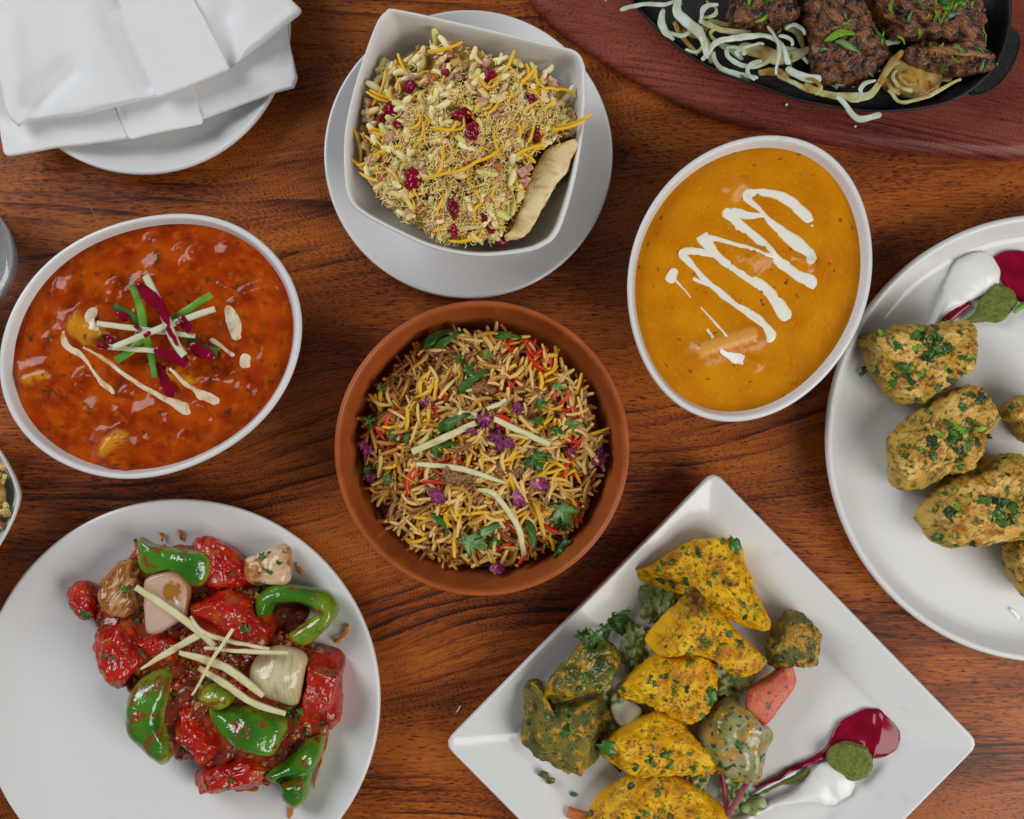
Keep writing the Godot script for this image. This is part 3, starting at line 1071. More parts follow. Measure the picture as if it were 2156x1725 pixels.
	for i in 40:
		var w: Vector3 = spot.call(0.0)
		w.y += rng.randf_range(0.0015, 0.0035)
		bit(heap, "herb_leaf", herbs[i % 2], "leaf", facing(w, Vector3(rng.randfn(0, 0.3), 1, rng.randfn(0, 0.3)).normalized(), rng.randf() * TAU, rng.randf_range(0.0016, 0.0034)))
	bit(heap, "herb_leaf", herbs[1], "leaf", facing(at(1190, 376, 0.058), Vector3(0.2, 1, 0.2).normalized(), 0.3, 0.0055))
	var drops := [[864, 183, 15, 15, "in the upper left of the snack bowl"], [823, 233, 20, 17, "near the left rim, upper of a pair"], [806, 257, 14, 17, "near the left rim, lower of a pair"], [973, 248, 23, 19, "mid-snack, upper of two joined"], [993, 278, 20, 21, "mid-snack, lower of two joined"], [868, 381, 19, 26, "alone in the lower left of the snack"], [955, 437, 12, 25, "tall one left of the cracker"], [955, 488, 10, 17, "small one at the bottom edge of the snack"], [1030, 160, 19, 13, "at the top of the snack"], [1119, 219, 9, 20, "thin one right of the snack's middle"], [1131, 287, 9, 18, "thin one just above the cracker"], [937, 155, 11, 10, "small dark one at the top of the snack"], [838, 265, 11, 10, "small one left of the snack's middle"]]
	for d in drops:
		var h := snack_high(at(d[0], d[1], 0.07))
		var b := blob([d[0] - d[2], d[1], d[0] - d[2] * 0.6, d[1] - d[3] * 0.8, d[0] + d[2] * 0.1, d[1] - d[3], d[0] + d[2] * 0.8, d[1] - d[3] * 0.6, d[0] + d[2], d[1] + d[3] * 0.2, d[0] + d[2] * 0.5, d[1] + d[3] * 0.9, d[0] - d[2] * 0.4, d[1] + d[3] * 0.85], h - 0.001, h + 0.0085, {"n": 36, "k": 12, "e1": 0.7, "rough": [[120.0, 0.0018], [400.0, 0.0005]], "paint": "beet"})
		solid("beetroot_sauce_drop", "dark red beetroot sauce drop, " + d[4], "sauce", b, "sauce", "beetroot sauce drops on the snack")
	var streak := tube(path([1018, 450, 14, 1026, 470, 20, 1040, 490, 16, 1054, 508, 18, 1068, 508, 10], 5, func(w): return snack_high(w) + 0.0055), 0.0020, 10, {"paint": "beet", "rough": [[200.0, 0.0006]]})
	solid("beetroot_sauce_streak", "slanting beetroot sauce streak at the foot of the cracker", "sauce", streak, "sauce")
	# the cracker: a fried wafer standing on its edge against the right wall of the bowl
	var cr := base("cracker", "pale golden fried cracker standing on edge at the right of the snack", "cracker", at(1140, 410, 0.045))
	part(cr, "edge", tube(path([1068, 502, 8, 1092, 488, 28, 1114, 452, 36, 1126, 418, 44, 1145, 380, 54, 1167, 346, 56, 1188, 322, 44, 1210, 306, 18], 6, 0.066), 0.006, 14, {"paint": "cracker", "square": 0.6, "rough": [[80.0, 0.0010], [260.0, 0.0005]]}), "cracker")
	part(cr, "face", blob([1068, 500, 1100, 490, 1122, 440, 1150, 385, 1196, 318, 1160, 318, 1128, 350, 1108, 395, 1086, 440, 1066, 478], 0.050, 0.0655, {"n": 80, "k": 20, "e1": 0.4, "tilt": Vector2(0.25, 0.1), "rough": [[90.0, 0.0012], [260.0, 0.0006]], "paint": "cracker_face"}), "cracker")


# ---------------------------------------------------------------- the iron pan on its wooden board

func sizzler():
	var tones := [Color(0.56, 0.29, 0.23), Color(0.45, 0.205, 0.165), Color(0.27, 0.105, 0.085)]
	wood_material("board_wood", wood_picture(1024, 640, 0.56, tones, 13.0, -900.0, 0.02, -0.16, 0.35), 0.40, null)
	var ring := raise(outline([1108, -20, 1150, 45, 1200, 86, 1300, 150, 1400, 206, 1500, 246, 1600, 276, 1750, 306, 1900, 325, 2156, 338, 2330, 300, 2420, 180, 2430, 20, 2330, -160, 2050, -300, 1700, -340, 1350, -290, 1150, -160], 200), 0.010)
	var c := centre(ring)
	var v := PackedVector3Array()
	var uv := PackedVector2Array()
	var prof := [[0.0, 0.0005], [0.95, 0.0005], [0.985, 0.003], [1.0, 0.009], [0.995, 0.0135], [0.975, 0.0165], [0.935, 0.0185], [0.925, 0.0190], [0.91, 0.0190], [0.6, 0.0190], [0.0, 0.0190]]
	for e in prof:
		for p in ring:
			var q := Vector3(c.x + (p.x - c.x) * e[0], e[1], c.z + (p.z - c.z) * e[0])
			v.append(q)
			uv.append(Vector2(q.x / 0.56 + 0.5 - 0.5, q.z / 0.35 + 0.5 + 0.5))
	var board := lathe_rows(v, prof.size(), ring.size(), true, "", Vector3(c.x, 0.0005, c.z), uv)
	solid("serving_board", "dark red-brown oval wooden board under the iron pan", "board", board, "board_wood")
	# black slab standing for the board's open slot, its shade put into the colour
	var hole := vessel(raise(outline([2060, 60, 2110, 50, 2146, 72, 2145, 110, 2120, 160, 2080, 195, 2040, 190], 60), 0.020), [[0, 0.0185], [0.9, 0.0185], [0.98, 0.0190], [1.0, 0.0200], [0.97, 0.0208], [0.9, 0.0205], [0, 0.0205]], "pan")
	var pan := base("iron_pan", "black oval cast iron pan on the wooden board", "pan", at(1740, 0, 0.0190))
	var rim := raise(outline([1300, -45, 1326, 0, 1354, 33, 1416, 94, 1498, 147, 1600, 184, 1682, 213, 1805, 234, 1887, 236, 1969, 225, 2031, 201, 2084, 156, 2113, 108, 2127, 53, 2127, -10, 2100, -90, 2040, -170, 1900, -235, 1700, -245, 1500, -190, 1370, -115], 220), 0.040)
	part(pan, "dish", vessel(rim, [[0, 0.0205], [0.86, 0.0205], [0.9, 0.023], [0.97, 0.035], [1.0, 0.0402], [0.999, 0.0415], [0.990, 0.0420], [0.982, 0.0412], [0.95, 0.032], [0.91, 0.0275], [0.85, 0.0262], [0, 0.0262]], "pan"), "iron")
	part(pan, "slot_shade", hole, "iron")  # black slab drawn as the darkness inside the board's slot
	var herb := [leaf_mesh("shred", 14, "herb_bright"), leaf_mesh("shred", 14, "herb"), leaf_mesh("shred", 14, "herb_pale")]
	var bits := [[1527, 5, 1560, -30, 1666, -30, 1672, 20, 1655, 52, 1625, 68, 1600, 65, 1551, 58, 1532, 35], [1686, 5, 1700, -40, 1764, -40, 1795, 10, 1817, 37, 1867, 86, 1877, 112, 1848, 137, 1817, 164, 1764, 174, 1722, 157, 1710, 110, 1704, 70], [1812, 5, 1850, -50, 2000, -60, 2051, -10, 2075, 45, 2086, 84, 2060, 105, 1969, 84, 1908, 80, 1850, 63, 1830, 35], [1903, 114, 1949, 84, 2010, 96, 2084, 111, 2082, 138, 2043, 158, 1990, 154, 1935, 142]]
	var tell := ["leftmost charred meat chunk on the pan, beside raw onion rings", "big charred meat chunk with a bent herb leaf, in the middle of the pan", "largest charred meat chunk, piled with chopped herbs", "charred meat chunk with a bone, under the herb-covered chunk at the pan's right end"]
	var tops := [[0.027, 0.052], [0.028, 0.056], [0.030, 0.060], [0.028, 0.052]]
	for i in 4:
		var b := blob(bits[i], tops[i][0], tops[i][1], {"n": 150, "k": 38, "e1": 0.5, "e2": 0.6, "grow": 1.09, "cuts": knife(5), "rough": [[45.0, 0.0030], [130.0, 0.0022], [380.0, 0.0012]], "paint": "meat"})
		var m := base("meat_chunk", tell[i], "meat", b.at, "charred meat chunks on the iron pan")
		part(m, "flesh", b, "meat")
		scatter(m, b, "herb_leaf", herb, "leaf", [10, 16, 60, 10][i], Vector2(0.0022, 0.0060), 0.001)
		if i == 3:
			part(m, "bone", tube(path([1960, 104, 10, 2010, 108, 16, 2050, 112, 12, 2080, 116, 8], 4, 0.0525), -0.7, 8, {"paint": "bone", "rough": [[150.0, 0.0006]]}), "meat")
		if i == 1:
			bit(m, "herb_leaf", herb[0], "leaf", facing(rest(1772, 70, 0.0020, 0.04), Vector3(0.1, 1, 0), 1.3, 0.0105))
			bit(m, "herb_leaf", herb[2], "leaf", facing(rest(1790, 95, 0.0018, 0.04), Vector3(0.2, 1, 0.1), 1.9, 0.0095))
	var raw := "raw onion strips on the iron pan"
	onion("raw_onion", [1312, 18, 11, 1355, 15, 13, 1395, 12, 11, 1428, 0, 9], 0.0430, "straight raw white onion strip poking over the pan's left end", raw)
	onion("raw_onion", [1400, 22, 12, 1396, 48, 19, 1404, 66, 18, 1416, 78, 8], 0.0410, "broad short raw onion strip hanging down at the pan's left end", raw)
	onion("raw_onion", [1428, 0, 15, 1428, 26, 20, 1448, 50, 23, 1477, 78, 23, 1486, 120, 13], 0.0440, "thick raw onion strip running down beside the leftmost meat", raw)
	onion("raw_onion", [1477, 124, 14, 1510, 90, 14, 1551, 75, 15, 1600, 74, 15, 1637, 94, 14, 1662, 136, 12], 0.0430, "large arched raw onion strip below the leftmost meat", raw)
	onion("raw_onion", [1506, 110, 12, 1518, 140, 13, 1559, 160, 13, 1592, 163, 9], 0.0385, "curved raw onion strip, outermost in the nest of rings", raw)
	onion("raw_onion", [1535, 94, 10, 1539, 122, 11, 1567, 143, 11, 1616, 131, 9], 0.0395, "inner raw onion ring in the nest of rings", raw)
	onion("raw_onion", [1620, 57, 7, 1634, 82, 9, 1641, 122, 9, 1639, 160, 7], 0.0445, "thin upright raw onion strip right of the nest of rings", raw)
	onion("raw_onion", [1473, 46, 8, 1478, 24, 13, 1492, 10, 12, 1512, 4, 8], 0.0430, "short hooked raw onion strip at the top edge, left of the meat", raw)
	onion("fried_onion", [1473, 49, 12, 1518, 61, 15, 1576, 64, 12], 0.0400, "yellowish onion strip tucked under the leftmost meat", raw)
	onion("brown_onion", [1420, 45, 9, 1436, 78, 11, 1465, 110, 8], 0.0370, "brown-edged onion strip lying against the pan's left wall", raw)
	onion("fried_onion", [1567, 98, 34, 1641, 122, 38, 1699, 102, 22], 0.0345, "wide pale onion layer behind the nest of rings", raw)
	onion("raw_onion", [1662, 150, 15, 1686, 160, 21, 1725, 164, 18], 0.0400, "short thick onion piece below the middle meat", raw)
	onion("fried_onion", [1641, 164, 11, 1682, 180, 14, 1744, 197, 14, 1764, 206, 12], 0.0395, "long yellow onion strip along the pan's lower rim", raw)
	onion("fried_onion", [1699, 177, 16, 1756, 200, 20, 1826, 197, 20, 1858, 172, 13], 0.0400, "wide curved onion strip below the middle meat, nearest the rim", raw)
	onion("raw_onion", [1762, 204, 12, 1778, 222, 14, 1800, 242, 15, 1822, 248, 16, 1852, 246, 14], 0.0450, "white onion strip hanging over the pan's lower rim", raw)
	onion("brown_onion", [1858, 172, 18, 1879, 132, 18, 1900, 111, 12], 0.0410, "orange-brown onion strip between two meat chunks", raw)
	onion("fried_onion", [1875, 195, 9, 1900, 213, 11, 1949, 201, 11, 2022, 168, 7], 0.0395, "long curved onion sliver at the pan's lower right", raw)
	var layer := blob([1850, 160, 1875, 128, 1920, 116, 1965, 128, 1985, 160, 1968, 195, 1920, 208, 1872, 196], 0.0300, 0.0368, {"n": 90, "k": 20, "rough": [[60.0, 0.0016]], "paint": "brown_onion"})
	solid("onion_slice", "thick cut onion slice under three curved strips at the pan's right", "onion", layer, "onion")
	var tuck := [[1440, 70, 1500, 130, "left of the nest of rings"], [1480, 60, 1530, 50, "beside the hooked strip"], [1520, 95, 1560, 125, "inside the nest of rings"], [1640, 100, 1700, 130, "left of the middle meat"], [1650, 60, 1690, 90, "between the first two meat chunks"], [1800, 180, 1850, 150, "right of the middle meat's foot"], [1600, 150, 1660, 175, "under the long yellow strip"], [1850, 110, 1890, 90, "between the big herb-topped meat and the middle one"], [1700, 165, 1760, 185, "against the middle meat's foot"], [1950, 180, 2000, 165, "under the curved sliver"]]
	for t in tuck:
		onion(["fried_onion", "brown_onion", "raw_onion"][int(t[0]) % 3], [t[0], t[1], 13, (t[0] + t[2]) * 0.5 + (t[3] - t[1]) * 0.25, (t[1] + t[3]) * 0.5 - (t[2] - t[0]) * 0.2, 17, t[2], t[3], 11], 0.0335, "half-hidden lower onion strip, " + t[4], raw)
	var spots := [[1432, 52, "below the pan's left end"], [1455, 92, "along the left wall"], [1520, 72, "under the arched strip's start"], [1545, 108, "across the nest of rings"], [1585, 112, "in the centre of the nest of rings"], [1602, 150, "at the nest's lower right"], [1648, 90, "beside the thin upright strip"], [1672, 70, "under the first meat's right end"], [1700, 182, "across the long yellow strip"], [1790, 196, "near the rim, left of the hanging strip"], [1840, 186, "near the rim, right of the hanging strip"], [1475, 20, "at the top edge by the hooked strip"]]
	for t in spots:
		var a := rng.randf() * TAU
		var r := rng.randf_range(14.0, 26.0)
		var l := []
		for s in 7:
			var b := a + s * 0.42
			l.append_array([t[0] + cos(b) * r * 1.25, t[1] + sin(b) * r * 0.8, 7.0 + 3.0 * sin(s * 0.5)])
		onion(["raw_onion", "raw_onion", "fried_onion"][int(t[0]) % 3], l, 0.0405, "thin curved onion sliver, " + t[2], raw)
	for k in 3:
		var r := 13.0 + 14.0 * k
		var l := []
		for s in 12:
			var a := 1.0 + 0.5 * k + 2.3 * s / 11.0
			l.append_array([1916 + cos(a) * r * 1.3, 162 + sin(a) * r * 0.9, 10])
		onion(["brown_onion", "fried_onion", "fried_onion"][k], l, 0.0388 - 0.0006 * k, ["smallest brown arc on the onion slice at the pan's right", "middle arc on the onion slice at the pan's right", "outermost arc on the onion slice at the pan's right"][k], raw)
	for s in [[1430, 12, "on the strip at the pan's left end"], [1490, 62, "below the hooked onion strip"], [1495, 40, "on the hooked onion strip"], [1640, 68, "at the first meat's lower right"], [1655, 110, "right of the thin upright strip"], [1570, 165, "at the bottom of the nest of rings"], [1770, 178, "at the middle meat's foot"], [1832, 155, "on the middle meat's lower right edge"], [1900, 82, "between the two right meat chunks"], [1665, 128, "above the short thick onion piece"], [1606, 40, "on the first meat's lower edge"], [2066, 104, "at the tip of the bone"]]:
		tag(bit(self, "herb_leaf", herb[rng.randi() % 3], "leaf", facing(rest(s[0], s[1], 0.0012, 0.0380), Vector3(0.1, 1, 0.1).normalized(), rng.randf() * TAU, rng.randf_range(0.003, 0.005))), "small green herb shred on the iron pan, " + s[2], "herb", "herb shreds among the pan's onions")


func onion(look, nums, h, label, group):
	var thin := []
	for i in nums.size():
		thin.append(nums[i] * (0.82 if i % 3 == 2 else 1.0))
	var b := tube(path(thin, 6, h), 0.0008, 12, {"paint": look, "square": 0.7, "rough": [[40.0, 0.0018], [150.0, 0.0004]]})
	solid("onion_strip", label, "onion", b, "onion", group)


# ---------------------------------------------------------------- the two oval bowls of curry

const OVAL := [[0, 0.003], [0.5, 0.0], [0.58, 0.003], [0.84, 0.022], [0.965, 0.043], [0.998, 0.0490], [1.0, 0.0508], [0.992, 0.0522], [0.972, 0.0526], [0.955, 0.0512], [0.935, 0.046], [0.86, 0.030], [0.72, 0.014], [0, 0.010]]
var pool_lumps := []
var pool_level := 0.0


func pool_high(w: Vector3) -> float:
	return pool_level + lump(pool_lumps, Vector3(w.x, pool_level, w.z))


func stroke(parent, called, nums: Array, paint_with, thick := 0.0005, lift := 0.0):
	return part(parent, called, tube(path(nums, 6, func(w): return pool_high(w) + lift), thick, 14, {"paint": "cream_on_curry" if paint_with == "cream" else paint_with, "rough": [[90.0, 0.0005], [300.0, 0.0002]]}), "cream")


func yellow_curry():
	var ring := raise(even(outline([1635, 285, 1707, 296, 1775, 349, 1816, 424, 1836, 545, 1824, 640, 1782, 734, 1718, 810, 1650, 862, 1575, 887, 1533, 890, 1461, 877, 1397, 828, 1348, 745, 1324, 640, 1322, 575, 1337, 507, 1371, 432, 1431, 360, 1499, 315, 1575, 290], 220), 160), 0.0508)
	solid("oval_bowl", "white oval bowl filled with smooth orange-yellow curry", "bowl", vessel(ring, OVAL, "plate"), "china")
	pool_level = 0.0445
	pool_lumps = [[1478, 738, 1580, 706, 22, 0.0052], [1540, 405, 1560, 385, 16, 0.0034], [1578, 552, 1610, 536, 22, 0.0036], [1680, 548, 1700, 556, 12, 0.0034], [1580, 762, 1592, 766, 12, 0.0026], [1600, 600, 1700, 640, 60, 0.0014], [1430, 800, 1520, 700, 70, 0.0008]]
	var b := blob([], 0.030, pool_level, {"ring": scaled(ring, 0.936, pool_level - 0.0003), "side": 1.0, "flat": 60.0, "n": 220, "k": 120, "still": true, "paint": "yellow_curry", "lumps": pool_lumps, "rough": [[260.0, 0.0003]]})
	var t := base("yellow_curry", "smooth orange-yellow curry in the oval bowl, zigzagged with cream", "curry", b.at)
	part(t, "sauce", b, "curry_yellow")
	var d := base("cream_drizzle", "white cream zigzag on the orange-yellow curry", "cream", at(1570, 560, pool_level))
	stroke(d, "stroke", [1710, 474, 16, 1696, 454, 24, 1668, 428, 22, 1640, 412, 20, 1605, 406, 16, 1578, 406, 18, 1570, 410, 22, 1585, 428, 14, 1608, 451, 9, 1642, 484, 20, 1676, 511, 30, 1702, 540, 29, 1706, 548, 22], "cream")
	stroke(d, "stroke", [1612, 454, 6, 1575, 453, 15, 1545, 447, 21, 1532, 451, 24, 1552, 470, 25, 1575, 485, 18, 1612, 519, 18, 1642, 553, 20, 1680, 579, 23, 1706, 595, 31], "cream")
	stroke(d, "stroke", [1658, 553, 7, 1612, 534, 9, 1567, 519, 9, 1514, 504, 10, 1488, 504, 24, 1479, 497, 27, 1491, 515, 24, 1514, 541, 17, 1552, 568, 18, 1597, 598, 22, 1628, 624, 25, 1652, 662, 31], "cream")
	stroke(d, "stroke", [1507, 538, 9, 1473, 530, 15, 1446, 530, 17, 1439, 538, 17, 1458, 560, 13, 1488, 590, 11, 1518, 621, 11, 1560, 647, 12, 1594, 670, 18, 1621, 708, 29], "cream")
	stroke(d, "stroke", [1461, 587, 7, 1507, 606, 11, 1560, 651, 10, 1605, 686, 8], "cream")
	stroke(d, "drop", [1419, 574, 20, 1412, 586, 24], "cream")
	stroke(d, "stroke", [1421, 590, 6, 1437, 606, 4, 1454, 625, 3], "cream")
	stroke(d, "stroke", [1476, 647, 3, 1502, 676, 5, 1530, 708, 6], "cream")
	stroke(d, "drop", [1491, 696, 7, 1499, 710, 8], "cream")
	stroke(d, "drop", [1522, 738, 12, 1545, 748, 30, 1562, 757, 24], "cream")


func red_curry():
	var ring := raise(even(outline([402, 451, 480, 463, 546, 504, 598, 559, 627, 615, 637, 677, 631, 736, 598, 825, 535, 902, 443, 961, 350, 998, 258, 1009, 166, 991, 85, 947, 29, 891, 4, 829, -4, 762, 7, 707, 33, 640, 74, 578, 148, 515, 221, 482, 314, 458], 220), 160), 0.0508)
	solid("oval_bowl", "white oval bowl filled with chunky red-orange curry", "bowl", vessel(ring, OVAL, "plate"), "china")
	pool_level = 0.0455
	pool_lumps = [[170, 690, 205, 700, 30, 0.0085], [60, 800, 100, 790, 24, 0.0060], [225, 945, 262, 920, 22, 0.0072], [240, 980, 262, 985, 16, 0.0030], [360, 790, 400, 800, 30, 0.0055], [520, 620, 575, 600, 12, 0.0035], [300, 870, 330, 860, 20, 0.0030], [140, 610, 150, 620, 20, 0.0028], [410, 550, 420, 560, 18, 0.0024], [480, 530, 520, 545, 20, 0.0024], [210, 860, 230, 870, 26, 0.0022], [330, 560, 350, 600, 22, 0.0020], [500, 690, 520, 700, 26, 0.0022], [560, 760, 570, 740, 24, 0.0020], [430, 860, 480, 850, 30, 0.0018]]
	for i in 70:
		var q := Vector2(318, 730) + Vector2.from_angle(rng.randf() * TAU) * 235.0 * sqrt(rng.randf())
		var e := Vector2.from_angle(rng.randf() * TAU) * rng.randf_range(2.0, 16.0)
		pool_lumps.append([q.x, q.y, q.x + e.x, q.y + e.y, rng.randf_range(5.0, 12.0), rng.randf_range(0.0008, 0.0026)])
	var b := blob([], 0.030, pool_level, {"ring": scaled(ring, 0.938, pool_level - 0.0003), "side": 1.0, "flat": 60.0, "n": 220, "k": 130, "still": true, "paint": "red_curry", "lumps": pool_lumps, "rough": [[75.0, 0.0014], [170.0, 0.0009]]})
	var t := base("red_curry", "chunky red-orange curry with herb flecks in the oval bowl", "curry", b.at)
	part(t, "sauce", b, "curry_red")
	var d := base("cream_drizzle", "thin broken cream trails on the red-orange curry", "cream", at(250, 770, pool_level))
	for s in [[133, 700, 8, 137, 725, 15, 166, 744, 13, 185, 766, 7, 207, 799, 8, 230, 818, 13, 236, 828, 8], [178, 733, 5, 221, 759, 8, 280, 803, 9, 347, 840, 12, 375, 852, 22, 392, 862, 28], [358, 777, 7, 391, 810, 9, 410, 822, 9, 428, 836, 24, 452, 846, 22], [480, 652, 20, 490, 676, 30, 496, 706, 22], [516, 756, 24, 516, 764, 26], [446, 715, 9, 470, 732, 7, 490, 748, 9], [196, 655, 20, 188, 676, 26, 200, 690, 14]]:
		stroke(d, "trail", s, "cream_stained", 0.0005, 0.0002)
	var up := 0.0545
	var green := "green scallion strips on the red curry"
	solid("scallion_strip", "longest green scallion strip, bent, running top to bottom of the curry garnish", "scallion", stick([277, 600, 14, 295, 648, 17, 306, 707, 17, 317, 744, 14, 325, 795, 12], up, 0.0007, "scallion"), "leaf", green)
	solid("scallion_strip", "bright green scallion strip pointing to the upper right of the garnish", "scallion", stick([354, 677, 15, 400, 650, 16, 445, 620, 14], up + 0.001, 0.0007, "scallion"), "leaf", green)
	solid("scallion_strip", "green scallion strip pointing to the lower left of the garnish", "scallion", stick([243, 759, 16, 270, 742, 18, 300, 716, 15], up - 0.002, 0.0007, "scallion"), "leaf", green)
	solid("scallion_strip", "dark green scallion strip behind the garnish, left of the radish", "scallion", stick([240, 644, 13, 280, 668, 17, 330, 700, 12], up - 0.003, 0.0007, "scallion_dark"), "leaf", green)
	solid("scallion_strip", "dark green scallion strip under the sauce at the garnish's right end", "scallion", stick([380, 700, 10, 420, 730, 18, 458, 742, 20], up - 0.003, 0.0008, "scallion_dark"), "leaf", green)
	var white := "white radish sticks on the red curry"
	solid("radish_stick", "white radish stick lying level across the middle of the curry garnish", "radish", stick([205, 681, 11, 300, 694, 12, 410, 707, 10], up + 0.003, 0.0013, "radish_plain"), "vegetable", white)
	solid("radish_stick", "long white radish stick slanting up to the right across the garnish", "radish", stick([240, 731, 12, 340, 690, 13, 452, 650, 12], up + 0.005, 0.0014, "radish_plain"), "vegetable", white)
	solid("radish_stick", "lowest white radish stick of the garnish, with red ends", "radish", stick([210, 729, 11, 290, 736, 11, 354, 740, 10], up + 0.001, 0.0013, "radish_plain"), "vegetable", white)
	solid("radish_stick", "thickest radish stick, streaked red with beetroot sauce", "radish", stick([306, 581, 15, 340, 650, 17, 368, 720, 16, 388, 748, 15], up + 0.007, 0.0016, "radish_plain"), "vegetable", white)
	var red := "beetroot sauce on the red curry's garnish"
	var sauces := [[[293, 600, 14, 312, 622, 30, 336, 645, 22, 348, 668, 18, 354, 685, 8], up + 0.0085, "beetroot sauce streak along the thickest radish stick"], [[384, 672, 18, 392, 688, 22, 396, 700, 10], up + 0.0055, "beetroot sauce dab right of the crossing radish sticks"], [[330, 738, 14, 352, 746, 22, 385, 762, 24], up + 0.004, "beetroot sauce pool below the crossing radish sticks"], [[408, 730, 20, 425, 742, 28, 446, 752, 14], up + 0.001, "beetroot sauce dab on the dark scallion at the right"], [[334, 770, 14, 346, 800, 18, 358, 825, 26], up - 0.003, "beetroot sauce trail running down onto the curry"], [[228, 712, 12, 236, 722, 16], up - 0.001, "small beetroot sauce drop at the garnish's left"], [[250, 660, 12, 262, 668, 18], up - 0.001, "dark beetroot sauce drop left of the green strips"], [[352, 690, 8, 362, 706, 9, 372, 724, 8], up + 0.0088, "thin beetroot sauce line on the lower radish end"], [[206, 727, 9, 224, 730, 10], up + 0.003, "beetroot sauce on the left tip of the lowest radish stick"], [[284, 686, 7, 292, 692, 9], up + 0.005, "beetroot sauce dot on the level radish stick"], [[306, 706, 9, 314, 703, 9], up + 0.007, "beetroot sauce dot on the left half of the slanting radish stick"], [[374, 682, 9, 384, 676, 8], up + 0.007, "beetroot sauce dot on the right half of the slanting radish stick"]]
	for s in sauces:
		solid("beetroot_sauce", s[2], "sauce", tube(path(s[0], 5, s[1]), 0.0012, 10, {"paint": "beet", "rough": [[180.0, 0.0006]]}), "sauce", red)


# ---------------------------------------------------------------- the clay bowl of rice

func rice_high(p: Vector3) -> float:
	var q := (plan(Vector3(p.x, 0.045, p.z)) - Vector2(1016, 946)).length() / 262.0
	return 0.034 + 0.017 * (1.0 - minf(q * q, 1.2)) + 0.0045 * nf.get_noise_2d(p.x * 50.0, p.z * 50.0)


